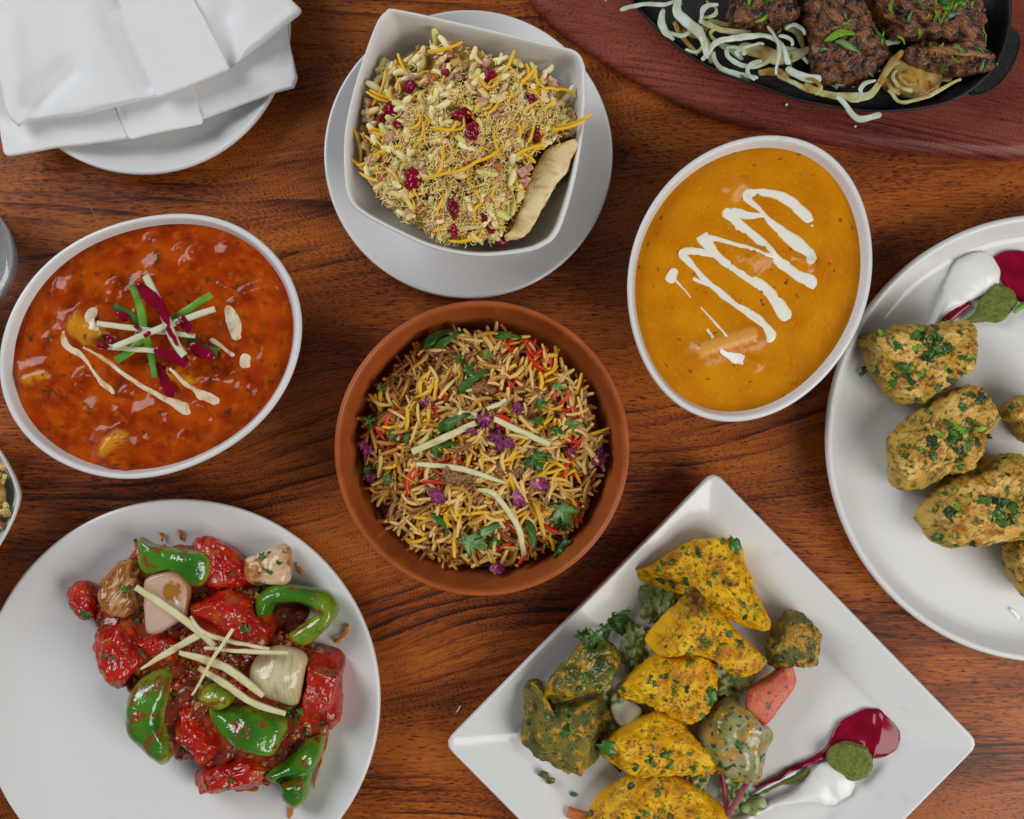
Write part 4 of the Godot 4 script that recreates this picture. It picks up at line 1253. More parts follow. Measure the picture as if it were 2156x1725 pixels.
func rice_bowl():
	var ring := raise(circle(1015, 944, 310, 200), 0.057)
	solid("clay_bowl", "round terracotta clay bowl filled with spiced rice", "bowl", vessel(ring, [[0, 0.003], [0.5, 0.0], [0.57, 0.002], [0.85, 0.017], [0.955, 0.038], [0.992, 0.0560], [1.0, 0.0590], [0.992, 0.0605], [0.975, 0.0605], [0.958, 0.0580], [0.925, 0.040], [0.85, 0.023], [0.68, 0.011], [0, 0.008]], "clay"), "clay")
	var heap := base("spiced_rice", "heap of long spiced rice in brown, yellow and red, in the clay bowl", "rice", at(1015, 946, 0.012))
	var bed := blob([], 0.0235, 0.0375, {"ring": raise(circle(1015, 945, 250, 96), 0.028), "flat": 3.0, "side": 0.33, "k": 40, "still": true})
	var v: PackedVector3Array = bed.v
	for i in v.size():
		if v[i].y > 0.0282:
			v[i].y = minf(0.0282 + (v[i].y - 0.0282) * 3.0, rice_high(v[i]) - 0.003)
	part(heap, "rice_bed", lathe_rows(v, v.size() / 96, 96, true, "rice_bed", bed.at), "bed")
	var grains := [bent(0.0150, 0.00142, 0.0010), bent(0.0142, 0.00145, 0.0026), bent(0.0168, 0.00132, 0.0016), bent(0.0118, 0.00150, 0.0004), bent(0.0152, 0.00138, 0.0042)]
	var tone := {"pale": rgb(0.80, 0.54, 0.17), "brown": rgb(0.28, 0.105, 0.022), "tan": rgb(0.56, 0.27, 0.045), "yellow": rgb(0.82, 0.48, 0.015), "red": rgb(0.62, 0.030, 0.004)}
	for k in tone:
		surface("rice_" + k, 0.38, {"vertex": false, "color": tone[k].linear_to_srgb(), "sss": 0.05})
	surface("rice_grain", 0.34, {})
	var reds := [[1074, 731], [1123, 746], [1145, 772], [1066, 818], [1096, 810], [926, 836], [915, 863], [821, 893], [828, 953], [953, 965], [881, 1006], [930, 1010], [1210, 1000], [1198, 931], [1195, 870], [1228, 1082], [812, 1120], [1074, 1131], [1055, 1150], [1138, 1105], [1058, 882], [889, 731], [862, 746], [776, 851], [798, 912], [1010, 693], [1104, 1168], [1002, 1180], [1176, 836]]
	var yellows := [[990, 1086], [953, 1074], [1160, 1010], [1066, 972], [847, 878], [892, 885], [1111, 791], [1141, 787], [1176, 984], [1130, 880], [1010, 975], [1150, 900], [1085, 800]]
	var pick := func(q: Vector2) -> String:
		for s in reds:
			if (q - Vector2(s[0], s[1])).length() < 18.0 and rng.randf() < 0.6:
				return "red"
		for s in yellows:
			if (q - Vector2(s[0], s[1])).length() < 24.0 and rng.randf() < 0.45:
				return "yellow"
		var east := (q.x - 1015.0) / 260.0
		var r := rng.randf()
		if r < 0.06 + 0.10 * maxf(east, 0.0):
			return "yellow"
		if r < 0.56 + 0.22 * east:
			return "pale"
		return "tan" if r < 0.84 else "brown"
	var lay := func(i: int, lift: float) -> Array:
		var q := Vector2(1015, 946) + Vector2.from_angle(rng.randf() * TAU) * 244.0 * sqrt(rng.randf())
		var w := at(q.x, q.y, 0.045)
		w = at(q.x, q.y, rice_high(w) + lift)
		return [q, tilted(w, nz.get_noise_2d(q.x * 0.011, q.y * 0.011) * 5.0 + rng.randfn(0, 0.55), rng.randfn(0, 0.24), rng.randf() * TAU, rng.randf_range(0.72, 1.08))]
	for kind in 5:
		var places := []
		var tints := []
		for i in 320:
			var s: Array = lay.call(i, rng.randf_range(-0.0045, 0.0005))
			places.append(s[1])
			tints.append(tone[pick.call(s[0])])
		mass(heap, "under_rice", grains[kind], "rice_grain", places, tints)
	for i in 300:
		var s: Array = lay.call(i, rng.randf_range(0.0002, 0.0028))
		bit(heap, "rice_grain", grains[rng.randi() % 5], "rice_" + pick.call(s[0]), s[1])
	# garnish
	var hi := func(x, y, lift): return at(x, y, rice_high(at(x, y, 0.045)) + lift)
	for r in [[1012, 815, 30, 24, "upper"], [968, 1008, 34, 26, "lower left"], [1068, 992, 36, 22, "lower right"]]:
		var h := rice_high(at(r[0], r[1], 0.045))
		var b := blob([r[0] - r[2], r[1], r[0] - r[2] * 0.6, r[1] - r[3], r[0] + r[2] * 0.4, r[1] - r[3] * 0.8, r[0] + r[2], r[1] - r[3] * 0.1, r[0] + r[2] * 0.6, r[1] + r[3], r[0] - r[2] * 0.5, r[1] + r[3] * 0.8], h - 0.004, h + 0.004, {"n": 80, "k": 20, "rough": [[90.0, 0.003], [300.0, 0.0014]], "paint": "roast"})
		solid("roast_meat_shred", "browned meat bit, %s of the three showing through the rice" % r[4], "meat", b, "meat", "browned meat bits in the rice")
	var gg := "pale ginger sticks on the spiced rice"
	var gs := [[[868, 952, 13, 935, 922, 14, 1002, 890, 12], "thick pale ginger stick slanting left of the rice's centre"], [[966, 869, 13, 985, 873, 14, 1004, 876, 13], "short ginger stick just left of the pink petal"], [[1040, 882, 13, 1095, 908, 14, 1155, 935, 13], "ginger stick running right and down from the pink petal"], [[877, 978, 9, 953, 984, 12, 1010, 999, 11, 1064, 1017, 6], "long level ginger stick below the rice's centre"], [[1006, 1031, 7, 1040, 1040, 12, 1070, 1078, 12, 1093, 1116, 12, 1104, 1176, 10], "curved ginger stick at the rice's lower right"], [[1025, 862, 8, 1045, 853, 9, 1066, 842, 8], "small ginger stick pointing up right above the pink petal"]]
	for g in gs:
		solid("ginger_stick", g[1], "ginger", stick(g[0], func(w): return rice_high(w) + 0.0052, 0.0015, "ginger"), "vegetable", gg)
	var shred := leaf_mesh("shred", 24, "herb")
	var lobed := leaf_mesh("lobed", 44, "herb")
	var pale := leaf_mesh("lobed", 44, "herb_pale")
	var pale_shred := leaf_mesh("shred", 24, "herb_pale")
	var hg := "green herb leaves on the spiced rice"
	var leaves := [[922, 705, shred, -0.55, 0.0135, "large dark herb leaf at the bowl's upper left, against the clay wall"], [938, 718, shred, -0.6, 0.011, "second dark herb leaf just under the largest, upper left of the rice"], [1066, 706, shred, 0.05, 0.0095, "dark herb leaf at the top edge of the rice"], [995, 800, shred, -0.7, 0.012, "long herb leaf at the rice's upper middle"], [985, 782, lobed, -0.9, 0.007, "dark lobed herb leaf above the rice's centre"], [1022, 746, pale, 0.3, 0.0046, "tiny pale herb leaf at the rice's top"], [950, 888, shred, -0.5, 0.0125, "broad dark leaf beside the thick ginger stick"], [915, 938, lobed, 0.1, 0.0111, "dark leaf under the thick ginger stick"], [1125, 962, lobed, 1.2, 0.0111, "lobed herb leaf right of the rice's centre"], [1182, 1075, pale, 1.1, 0.0123, "pale feathery herb leaf at the rice's right"], [1185, 1095, lobed, 1.3, 0.0075, "dark herb leaf under the pale one at the right"], [1018, 1122, pale_shred, -0.6, 0.0135, "large pale curled herb leaf at the rice's bottom"], [985, 1140, pale, 0.4, 0.0111, "pale lobed herb leaf at the bottom, left of the large curled one"], [1035, 1145, lobed, 0.0, 0.0070, "green herb leaf at the bottom, right of the large curled one"], [1122, 1128, shred, 1.4, 0.0105, "upright narrow herb leaf beside the curved ginger stick"], [1176, 1152, lobed, 0.6, 0.0111, "herb leaf at the rice's lower right edge"], [775, 885, lobed, 1.0, 0.0065, "small herb leaf at the rice's left edge, above the magenta petal"], [770, 992, lobed, 0.5, 0.0065, "small herb leaf at the rice's left edge, below the magenta petal"], [814, 1010, lobed, 0.2, 0.0058, "round green leaf in the left part of the rice"], [1210, 890, pale_shred, 0.1, 0.0065, "cut scallion piece at the rice's right, upper one"], [1205, 900, pale_shred, 1.2, 0.0045, "cut scallion piece at the rice's right, lower one"], [1135, 848, lobed, 0.2, 0.0070, "herb leaf above right of the rice's centre"], [1130, 885, lobed, 0.7, 0.0060, "small herb leaf right of the pink petal"], [1170, 905, lobed, 0.4, 0.0056, "small herb leaf between the scallion pieces and the ginger stick"], [930, 1100, shred, 0.9, 0.0085, "narrow dark herb leaf at the rice's lower left"], [855, 925, lobed, 0.2, 0.0050, "small leaf left of the thick ginger stick"], [825, 912, lobed, 1.2, 0.0056, "small leaf in the left part of the rice, above the round one"], [798, 815, lobed, 0.1, 0.0050, "tiny herb leaf at the rice's upper left edge"], [1173, 812, pale, 0.7, 0.0045, "tiny pale leaf at the rice's upper right"], [963, 753, lobed, 0.7, 0.0045, "tiny leaf near the top dark leaves"]]
	for l in leaves:
		var own: Mesh = l[2]
		if own == lobed:
			own = leaf_mesh("lobed", 52, "herb")
		elif own == pale:
			own = leaf_mesh("lobed", 52, "herb_pale")
		tag(bit(self, "herb_leaf", own, "leaf", facing(hi.call(l[0], l[1], 0.0055), Vector3(rng.randfn(0, 0.22), 1, rng.randfn(0, 0.22)).normalized(), l[3] + PI / 2, l[4])), l[5], "herb", hg)
	var petal := leaf_mesh("petal", 40, "petal")
	var dark := leaf_mesh("petal", 40, "petal_dark")
	var petals := [[1022, 880, petal, 1.9, 0.0085, "pale pink rose petal at the middle of the rice"], [1045, 918, dark, 1.4, 0.0100, "large crinkled purple petal just below the pink one"], [1062, 930, dark, 0.4, 0.0070, "second purple petal below right of the pink one"], [770, 940, dark, 0.9, 0.0095, "magenta petal at the rice's left edge"], [897, 848, petal, 1.7, 0.0075, "pink petal at the rice's upper left"], [915, 1040, dark, 0.8, 0.0080, "purple petal at the rice's lower left"], [1130, 1018, petal, 0.2, 0.0080, "pink petal with purple tip, right of the roast meat"], [1090, 856, dark, 1.5, 0.0060, "small purple petal above the long right ginger stick"], [1258, 968, dark, -0.7, 0.0085, "magenta petal at the rice's right edge"], [1200, 950, dark, 0.1, 0.0050, "small purple petal in the right part of the rice"], [1042, 1198, petal, 0.1, 0.0065, "pink petal at the rice's bottom edge"], [1090, 1045, petal, 1.2, 0.0080, "brownish crinkled petal beside the curved ginger stick"], [780, 1000, dark, 1.6, 0.0065, "dark purple petal at the rice's lower left edge"], [990, 908, dark, 0.2, 0.0045, "tiny purple petal left of the pink one"]]
	for l in petals:
		tag(bit(self, "petal", leaf_mesh("petal", 44, "petal" if l[2] == petal else "petal_dark"), "petal", facing(hi.call(l[0], l[1], 0.0062), Vector3(rng.randfn(0, 0.5), 1, rng.randfn(0, 0.5)).normalized(), l[3] + PI / 2, l[4] * 0.88)), l[5], "petal", "dried rose petals on the spiced rice")


# ---------------------------------------------------------------- the round plate of vegetables in red sauce

func veg(called, nums, h0, h1, label, category, look, mat, group, o := {}) -> Dictionary:
	var t := {"n": 128, "k": 30, "e1": 0.6, "e2": 0.75, "rough": [[40.0, 0.0022], [120.0, 0.0010]], "paint": look}
	t.merge(o, true)
	if t.has("cuts") and t.cuts is bool:
		t.cuts = knife(5)
	var b := blob(nums, h0, h1, t)
	if called == "tomato":
		var root := base(called, label, category, b.at, group)
		part(root, "flesh", b, mat)
		scatter(root, b, "sauce_bit", [leaf_mesh("flake", 10, "clot_red")], "wet", 5, Vector2(0.0012, 0.0026), 0.0004)
		scatter(root, b, "herb_leaf", [leaf_mesh("flake", 12, "herb")], "leaf", 2, Vector2(0.0018, 0.003), 0.0006)
		return b
	solid(called, label, category, b, mat, group)
	return b


func vegetable_plate():
	var p := vessel(raise(circle(379, 1473, 422, 200), 0.019), [[0, 0.0], [0.58, 0.0], [0.63, 0.003], [0.95, 0.015], [1, 0.0185], [0.995, 0.0202], [0.983, 0.0206], [0.90, 0.0155], [0.80, 0.0108], [0.66, 0.0082], [0, 0.008]], "plate")
	solid("plate", "large round white plate of peppers and tomatoes at the lower left", "plate", p, "china")
	var s := blob([205, 1300, 260, 1190, 320, 1150, 430, 1150, 530, 1190, 560, 1270, 640, 1340, 700, 1390, 705, 1500, 680, 1560, 640, 1650, 520, 1640, 430, 1620, 320, 1560, 275, 1460, 230, 1400], 0.0083, 0.0270, {"n": 180, "k": 50, "e1": 0.45, "e2": 0.9, "rough": [[45.0, 0.005], [110.0, 0.003], [300.0, 0.0012]], "paint": "sauce"})
	var pool := base("red_sauce", "dark red sauce pooled under the peppers and tomatoes", "sauce", s.at)
	part(pool, "puddle", s, "wet")
	var clots := [dice_mesh(0.2), dice_mesh(2.2)]
	surface("clot", 0.2, {"coat": 0.3})
	for kind in 2:
		var places := []
		var tints := []
		for i in 420:
			var k := rng.randi_range(0, s.top - 1)
			var w: Vector3 = s.v[k]
			places.append(tilted(w + Vector3(0, 0.0004, 0), rng.randf() * TAU, rng.randfn(0, 0.5), rng.randfn(0, 0.5), rng.randf_range(0.0007, 0.0021)))
			tints.append([rgb(0.40, 0.03, 0.010), rgb(0.34, 0.10, 0.015), rgb(0.46, 0.20, 0.04), rgb(0.05, 0.08, 0.012)][[0, 0, 1, 1, 2, 3][rng.randi() % 6]])
		mass(pool, "sauce_bits", clots[kind], "clot", places, tints)
	var gt := "tomato chunks in red sauce on the round plate"
	var wet := {"rough": [[45.0, 0.0026], [130.0, 0.0013], [420.0, 0.0005]], "e1": 0.5, "cuts": true, "grow": 1.09}
	veg("tomato", [401, 1158, 433, 1133, 473, 1146, 513, 1181, 539, 1225, 529, 1253, 481, 1250, 440, 1230, 430, 1190], 0.0085, 0.034, "red tomato chunk at the top, right of the green pepper", "tomato", "tomato", "wet", gt, wet)
	veg("tomato", [148, 1277, 152, 1249, 172, 1223, 205, 1237, 216, 1262, 214, 1284, 195, 1301, 168, 1298], 0.0085, 0.026, "small tomato end, leftmost on the round plate", "tomato", "tomato", "wet", gt, wet)
	veg("tomato", [208, 1350, 216, 1314, 257, 1304, 300, 1320, 312, 1352, 299, 1406, 275, 1454, 249, 1436, 224, 1394], 0.0085, 0.036, "large tomato chunk at the left edge of the heap", "tomato", "tomato", "wet", gt, wet)
	veg("tomato", [297, 1340, 360, 1320, 410, 1340, 402, 1380, 340, 1396, 300, 1380], 0.0085, 0.033, "tomato piece below the pinkish square onion", "tomato", "tomato", "wet", gt, wet)
	veg("tomato", [399, 1277, 417, 1245, 453, 1229, 495, 1247, 541, 1271, 578, 1306, 571, 1350, 551, 1371, 501, 1366, 461, 1340, 421, 1312], 0.010, 0.044, "largest tomato chunk, in the middle of the heap under the ginger tips", "tomato", "tomato", "wet", gt, wet)
	veg("tomato", [367, 1488, 385, 1472, 411, 1474, 435, 1498, 465, 1546, 474, 1582, 453, 1614, 425, 1596, 393, 1556, 372, 1525], 0.0085, 0.036, "long tomato wedge between the two lower green peppers", "tomato", "tomato", "wet", gt, wet)
	veg("tomato", [649, 1380, 673, 1355, 717, 1364, 722, 1402, 713, 1446, 716, 1498, 690, 1538, 655, 1544, 618, 1530, 634, 1484, 645, 1434], 0.0085, 0.040, "tall tomato chunk at the right edge, beside the white onion", "tomato", "tomato", "wet", gt, wet)
	veg("tomato", [411, 1632, 433, 1610, 481, 1604, 541, 1582, 573, 1596, 566, 1638, 529, 1658, 473, 1668, 427, 1664], 0.0085, 0.032, "tomato chunk lowest on the plate", "tomato", "tomato", "wet", gt, wet)
	veg("tomato", [430, 1390, 480, 1378, 530, 1400, 536, 1440, 500, 1470, 445, 1450], 0.0085, 0.031, "tomato piece in the middle, under the crossing ginger sticks", "tomato", "tomato", "wet", gt, wet)
	veg("tomato", [560, 1480, 610, 1490, 650, 1540, 640, 1575, 590, 1590, 560, 1560], 0.0085, 0.028, "tomato piece between the glossy pepper and the two-lobed pepper", "tomato", "tomato", "wet", gt, wet)
	veg("tomato", [340, 1410, 400, 1400, 420, 1450, 390, 1480, 350, 1470], 0.0085, 0.030, "tomato piece right of the large curved pepper's top", "tomato", "tomato", "wet", gt, wet)
	var gp := "green pepper pieces on the round plate"
	var shiny := {"e1": 0.26, "e2": 0.8, "dome": 0.007, "rough": [[30.0, 0.0024], [90.0, 0.0007]]}
	veg("pepper", [297, 1133, 321, 1145, 381, 1156, 447, 1167, 444, 1213, 424, 1238, 390, 1218, 353, 1203, 316, 1206, 300, 1180], 0.022, 0.036, "green pepper rectangle at the top of the heap", "pepper", "pepper", "waxy", gp, {"e1": 0.16, "e2": 0.7, "dome": 0.004, "rough": [[30.0, 0.0020], [90.0, 0.0005]], "heart": [378, 1188]})
	veg("pepper", [273, 1494, 277, 1458, 301, 1424, 341, 1402, 369, 1404, 368, 1450, 356, 1488, 358, 1534, 366, 1580, 346, 1603, 313, 1588, 285, 1548], 0.014, 0.034, "large curved green pepper at the lower left of the heap", "pepper", "pepper", "waxy", gp, shiny)
	veg("pepper", [437, 1486, 470, 1484, 525, 1486, 577, 1497, 604, 1512, 601, 1546, 577, 1580, 521, 1570, 481, 1552, 446, 1522], 0.020, 0.036, "glossy green pepper with a bright window reflection, low in the middle", "pepper", "pepper_clean", "waxy", gp, {"e1": 0.2, "e2": 0.8, "dome": 0.007, "rough": [[30.0, 0.0020], [90.0, 0.0006]], "tilt": Vector2(0.1, 0.25)})
	veg("pepper", [421, 1454, 433, 1434, 470, 1424, 500, 1440, 503, 1462, 481, 1484, 440, 1474], 0.012, 0.036, "small yellow-green pepper bit under the ginger sticks", "pepper", "pepper_flesh", "waxy", gp, shiny)
	veg("pepper", [557, 1628, 580, 1608, 601, 1594, 640, 1562, 657, 1548, 682, 1546, 681, 1582, 660, 1628, 648, 1678, 624, 1703, 597, 1682, 590, 1650], 0.012, 0.029, "shiny two-lobed green pepper at the bottom right of the heap", "pepper", "pepper_clean", "waxy", gp, {"e1": 0.3, "e2": 0.85, "dome": 0.006, "rough": [[30.0, 0.0014], [90.0, 0.0006]], "lumps": [[590, 1645, 655, 1632, 9, -0.007], [650, 1595, 655, 1600, 20, 0.003]]})
	var curl := base("pepper", "curled green pepper at the right of the heap, hollow and dark inside", "pepper", at(625, 1290, 0.010), gp)
	part(curl, "skin", tube(path([556, 1290, 26, 562, 1262, 40, 590, 1248, 42, 640, 1252, 40, 680, 1268, 44, 690, 1290, 40, 676, 1318, 30], 7, 0.026), 0.012, 16, {"paint": "pepper_clean", "rough": [[40.0, 0.0015]]}), "waxy")
	part(curl, "flesh", tube(path([690, 1300, 18, 668, 1318, 38, 640, 1336, 42, 618, 1340, 22], 7, 0.028), 0.008, 16, {"paint": "pepper_flesh", "rough": [[50.0, 0.0015]]}), "waxy")
	part(curl, "hollow", blob([570, 1290, 600, 1272, 650, 1280, 645, 1310, 610, 1345, 575, 1340], 0.0095, 0.021, {"n": 80, "k": 16, "rough": [[60.0, 0.002], [160.0, 0.001]], "paint": "sauce"}), "wet")
	var go := "onion petals on the round plate"
	veg("onion", [511, 1180, 540, 1165, 561, 1157, 596, 1143, 615, 1157, 613, 1205, 601, 1229, 561, 1235, 530, 1222], 0.020, 0.030, "saucy onion petal with herb bits at the heap's upper right", "onion", "onion_sauced", "onion", go, {"e1": 0.24, "e2": 0.6, "dome": 0.006, "rough": [[40.0, 0.0026], [120.0, 0.0007]], "tilt": Vector2(0.1, 0.2)})
	veg("onion", [212, 1249, 224, 1213, 261, 1181, 290, 1184, 307, 1207, 309, 1245, 297, 1281, 257, 1298, 220, 1283], 0.018, 0.029, "brown sauce-soaked onion petal at the heap's upper left", "onion", "onion_brown", "onion", go, {"e1": 0.24, "e2": 0.6, "dome": 0.007, "rough": [[40.0, 0.0028], [120.0, 0.0009]], "lumps": [[236, 1262, 290, 1190, 7, -0.003], [250, 1285, 300, 1235, 6, -0.0025]]})
	veg("onion", [306, 1234, 317, 1211, 361, 1201, 391, 1213, 403, 1249, 396, 1292, 361, 1318, 314, 1335, 308, 1304], 0.030, 0.041, "pinkish square onion petal with a brown sauce spot", "onion", "onion_pink", "onion", go, {"e1": 0.18, "e2": 0.5, "tilt": Vector2(0.15, -0.1), "rough": [[40.0, 0.0018], [120.0, 0.0004]], "lumps": [[362, 1247, 362, 1250, 22, -0.003]]})
	veg("onion", [524, 1420, 539, 1386, 577, 1359, 622, 1362, 648, 1384, 641, 1426, 630, 1478, 601, 1481, 553, 1463, 530, 1444], 0.028, 0.038, "clean striped white onion petal at the heap's right", "onion", "onion", "onion", go, {"e1": 0.24, "e2": 0.6, "dome": 0.008, "rough": [[40.0, 0.0018], [120.0, 0.0004]]})
	var gg := "ginger sticks on the vegetable plate"
	var gs := [[[285, 1237, 13, 345, 1275, 16, 410, 1322, 15, 452, 1361, 13], 0.0475, "longest ginger stick, from the pinkish onion down to the right"], [[298, 1409, 5, 350, 1376, 13, 425, 1334, 15], 0.0445, "pointed ginger stick slanting to the lower left"], [[401, 1298, 5, 425, 1330, 10, 481, 1350, 9, 567, 1366, 6], 0.0485, "thin curved ginger stick crossing the big tomato"], [[429, 1364, 6, 515, 1372, 9, 607, 1374, 8], 0.0490, "level ginger stick ending over the white onion"], [[491, 1324, 6, 470, 1355, 8, 449, 1386, 7, 405, 1464, 4], 0.0520, "thinnest ginger stick, pointing up right across the others"], [[377, 1375, 9, 430, 1389, 16, 473, 1405, 17, 515, 1434, 16, 554, 1466, 11], 0.0485, "broad ginger stick curving to the lower right, upper of two side by side"], [[419, 1407, 11, 473, 1440, 15, 533, 1481, 14, 601, 1504, 11], 0.0470, "broad ginger stick over the glossy pepper, lower of two side by side"]]
	for g in gs:
		solid("ginger_stick", g[2], "ginger", stick(g[0], g[1], 0.0014, "ginger"), "vegetable", gg)
	# splashes of sauce on the china
	var smears := [[[285, 1136, 7, 290, 1160, 12], "left of the green rectangle"], [[342, 1122, 9, 340, 1138, 8], "small one above the green rectangle"], [[380, 1120, 6, 384, 1136, 5], "smallest one above the green rectangle"], [[628, 1190, 6, 640, 1212, 7], "thin one right of the saucy onion"], [[731, 1318, 10, 725, 1334, 8, 708, 1350, 15], "largest one, right of the curled pepper"], [[690, 1546, 10, 680, 1590, 6, 660, 1660, 5], "long one beside the two-lobed pepper"], [[610, 1704, 9, 606, 1722, 9], "lowest one, under the two-lobed pepper"], [[500, 1668, 5, 540, 1662, 8], "flat one under the lowest tomato"]]
	for m in smears:
		solid("sauce_splash", "orange-brown sauce splash on the round plate, " + m[1], "sauce", tube(path(m[0], 5, func(w): return 0.0086 + 0.010 * smoothstep(0.66, 1.0, (plan(w) - Vector2(379, 1473)).length() / 422.0)), 0.0005, 8, {"paint": "smear", "rough": [[150.0, 0.0012]]}), "sauce", "sauce splashes on the round plate")
	var lob := leaf_mesh("lobed", 30, "herb")
	var shr := leaf_mesh("shred", 16, "herb")
	for q in [[550, 1172, 0.041, "on the saucy onion, wide one"], [564, 1204, 0.041, "on the saucy onion, small one"], [262, 1243, 0.041, "on the brown onion"], [520, 1328, 0.050, "on the big middle tomato"], [184, 1292, 0.028, "at the leftmost tomato"], [634, 1500, 0.044, "below the white onion"], [300, 1378, 0.040, "left of the ginger sticks"], [612, 1490, 0.040, "between the white onion and the glossy pepper"]]:
		tag(bit(self, "herb_leaf", shr if q[0] % 3 == 0 else lob, "leaf", facing(rest(q[0], q[1], 0.0010), Vector3(0.15, 1, 0.1).normalized(), q[0] * 0.7, 0.0045)), "green herb scrap " + q[3], "herb", "herb scraps on the vegetable plate")


# ---------------------------------------------------------------- the square plate of yellow paneer

func paneer_plate():
	var rim := rounded([933, 1566, 1503, 990, 2064, 1566, 1500, 2138], 26, 240)
	var p := vessel(raise(rim, 0.022), [[0, 0.0], [0.66, 0.0], [0.70, 0.003], [0.97, 0.016], [1, 0.0205], [0.998, 0.0222], [0.99, 0.0234], [0.978, 0.0232], [0.87, 0.0172], [0.775, 0.0122], [0.745, 0.0102], [0.715, 0.0094], [0.66, 0.0091], [0, 0.009]], "plate")
	solid("square_plate", "white square plate set cornerwise with yellow paneer", "plate", p, "china")
	var herb := [leaf_mesh("flake", 16, "herb"), leaf_mesh("flake", 16, "herb"), leaf_mesh("flake", 16, "herb_dark"), leaf_mesh("shred", 14, "herb_bright")]
	var gl := "lettuce under the paneer pieces"
	for l in [[[1345, 1250, 1380, 1232, 1425, 1255, 1420, 1300, 1380, 1315, 1350, 1290], "between the top and second paneer"], [[1310, 1330, 1345, 1310, 1385, 1340, 1375, 1400, 1330, 1410, 1305, 1370], "left of the charred paneer"], [[1430, 1620, 1470, 1610, 1490, 1650, 1480, 1700, 1445, 1680], "between the two lowest paneer"], [[1500, 1400, 1560, 1400, 1580, 1450, 1540, 1480, 1490, 1470], "right of the middle paneer"], [[1270, 1460, 1330, 1460, 1350, 1510, 1310, 1545, 1270, 1530], "left of the middle paneer"], [[1520, 1640, 1560, 1640, 1570, 1690, 1535, 1700], "by the red stems"]]:
		veg("lettuce_leaf", l[0], 0.0093, 0.019, "crumpled green lettuce scrap " + l[1], "lettuce", "lettuce", "leaf", gl, {"n": 80, "k": 18, "rough": [[70.0, 0.006], [200.0, 0.003]]})
	veg("onion_slice", [1288, 1480, 1312, 1472, 1345, 1490, 1340, 1515, 1310, 1528, 1292, 1510], 0.018, 0.024, "translucent white onion slice left of the middle paneer", "onion", "raw_onion", "onion", "", {"n": 60, "k": 14})
	var chunks := [[[1330, 1217, 1378, 1187, 1435, 1152, 1479, 1138, 1548, 1143, 1572, 1191, 1592, 1260, 1608, 1316, 1560, 1309, 1510, 1291, 1460, 1252, 1420, 1248, 1370, 1233], 0.010, 0.036, "paneer", [[Vector3(-0.5, 0.75, 0.6), 0.62], [Vector3(0.7, 0.7, -0.5), 0.80]], "topmost yellow paneer wedge, herbs along its upper edge"], [[1461, 1236, 1487, 1261, 1531, 1309, 1566, 1345, 1606, 1384, 1598, 1408, 1575, 1428, 1540, 1416, 1490, 1382, 1444, 1371, 1391, 1373, 1366, 1357, 1370, 1334, 1413, 1287, 1444, 1254], 0.018, 0.048, "paneer_charred", [[Vector3(-0.75, 0.7, -0.2), 0.66], [Vector3(0.5, 0.9, -0.6), 0.74], [Vector3(0.2, 0.6, 0.9), 0.86]], "yellow paneer wedge with a blackened tip, second from the top"], [[1298, 1453, 1339, 1413, 1391, 1378, 1444, 1371, 1492, 1391, 1507, 1435, 1494, 1487, 1457, 1515, 1422, 1509, 1370, 1484, 1326, 1471], 0.016, 0.044, "paneer", [[Vector3(-0.3, 0.9, 0.6), 0.74], [Vector3(0.8, 0.8, 0.1), 0.78], [Vector3(-0.2, 0.8, -0.8), 0.82]], "yellow paneer chunk in the middle of the square plate"], [[1264, 1580, 1300, 1544, 1370, 1505, 1413, 1502, 1440, 1527, 1483, 1575, 1528, 1628, 1487, 1629, 1400, 1624, 1335, 1624, 1291, 1606], 0.012, 0.040, "paneer", [[Vector3(0.1, 0.9, -0.7), 0.70], [Vector3(-0.7, 0.8, 0.4), 0.80], [Vector3(0.5, 0.8, 0.7), 0.80]], "yellow paneer wedge below the middle one, fourth from the top"], [[1250, 1692, 1300, 1653, 1357, 1627, 1396, 1622, 1466, 1661, 1525, 1702, 1530, 1730, 1500, 1775, 1400, 1795, 1290, 1782, 1245, 1740], 0.010, 0.036, "paneer", [[Vector3(0.6, 0.9, -0.6), 0.74], [Vector3(-0.6, 0.8, -0.5), 0.76]], "lowest yellow paneer piece, cut off by the picture's bottom edge"]]
	for c in chunks:
		var b := blob(c[0], c[1], c[2], {"n": 170, "k": 40, "e1": 0.22, "e2": 0.35, "side": 0.5, "grow": 1.03, "cuts": c[4], "tilt": Vector2(0.18, 0.12) if c[1] < 0.012 else Vector2(-0.12, -0.22), "rough": [[45.0, 0.0016], [150.0, 0.0012], [420.0, 0.0007]], "paint": c[3]})
		var t := base("paneer_chunk", c[5], "paneer", b.at, "yellow paneer pieces on the square plate")
		part(t, "cheese", b, "paneer")
		scatter(t, b, "herb_leaf", herb, "leaf", 34, Vector2(0.0010, 0.0032), 0.0006)
	var gp := "roasted peppers on the square plate"
	var veggies := [["pepper_chunk", [1139, 1466, 1147, 1444, 1200, 1378, 1228, 1357, 1288, 1348, 1309, 1367, 1293, 1440, 1243, 1453, 1191, 1468, 1156, 1482], 0.024, 0.044, "olive", "olive", "glossy olive pepper at the left, under the coriander sprig", 6], ["pepper_chunk", [1095, 1553, 1106, 1496, 1112, 1437, 1139, 1437, 1150, 1480, 1200, 1472, 1261, 1466, 1284, 1505, 1271, 1562, 1252, 1610, 1204, 1618, 1139, 1594], 0.010, 0.036, "olive", "crust", "dark spice-crusted pepper, leftmost on the square plate", 16], ["pepper_chunk", [1611, 1364, 1640, 1307, 1661, 1283, 1683, 1287, 1715, 1327, 1730, 1351, 1722, 1382, 1695, 1399, 1660, 1400, 1622, 1404], 0.010, 0.036, "olive_crusted", "crust", "pepper with a thick brown crust, rightmost on the square plate", 4]]
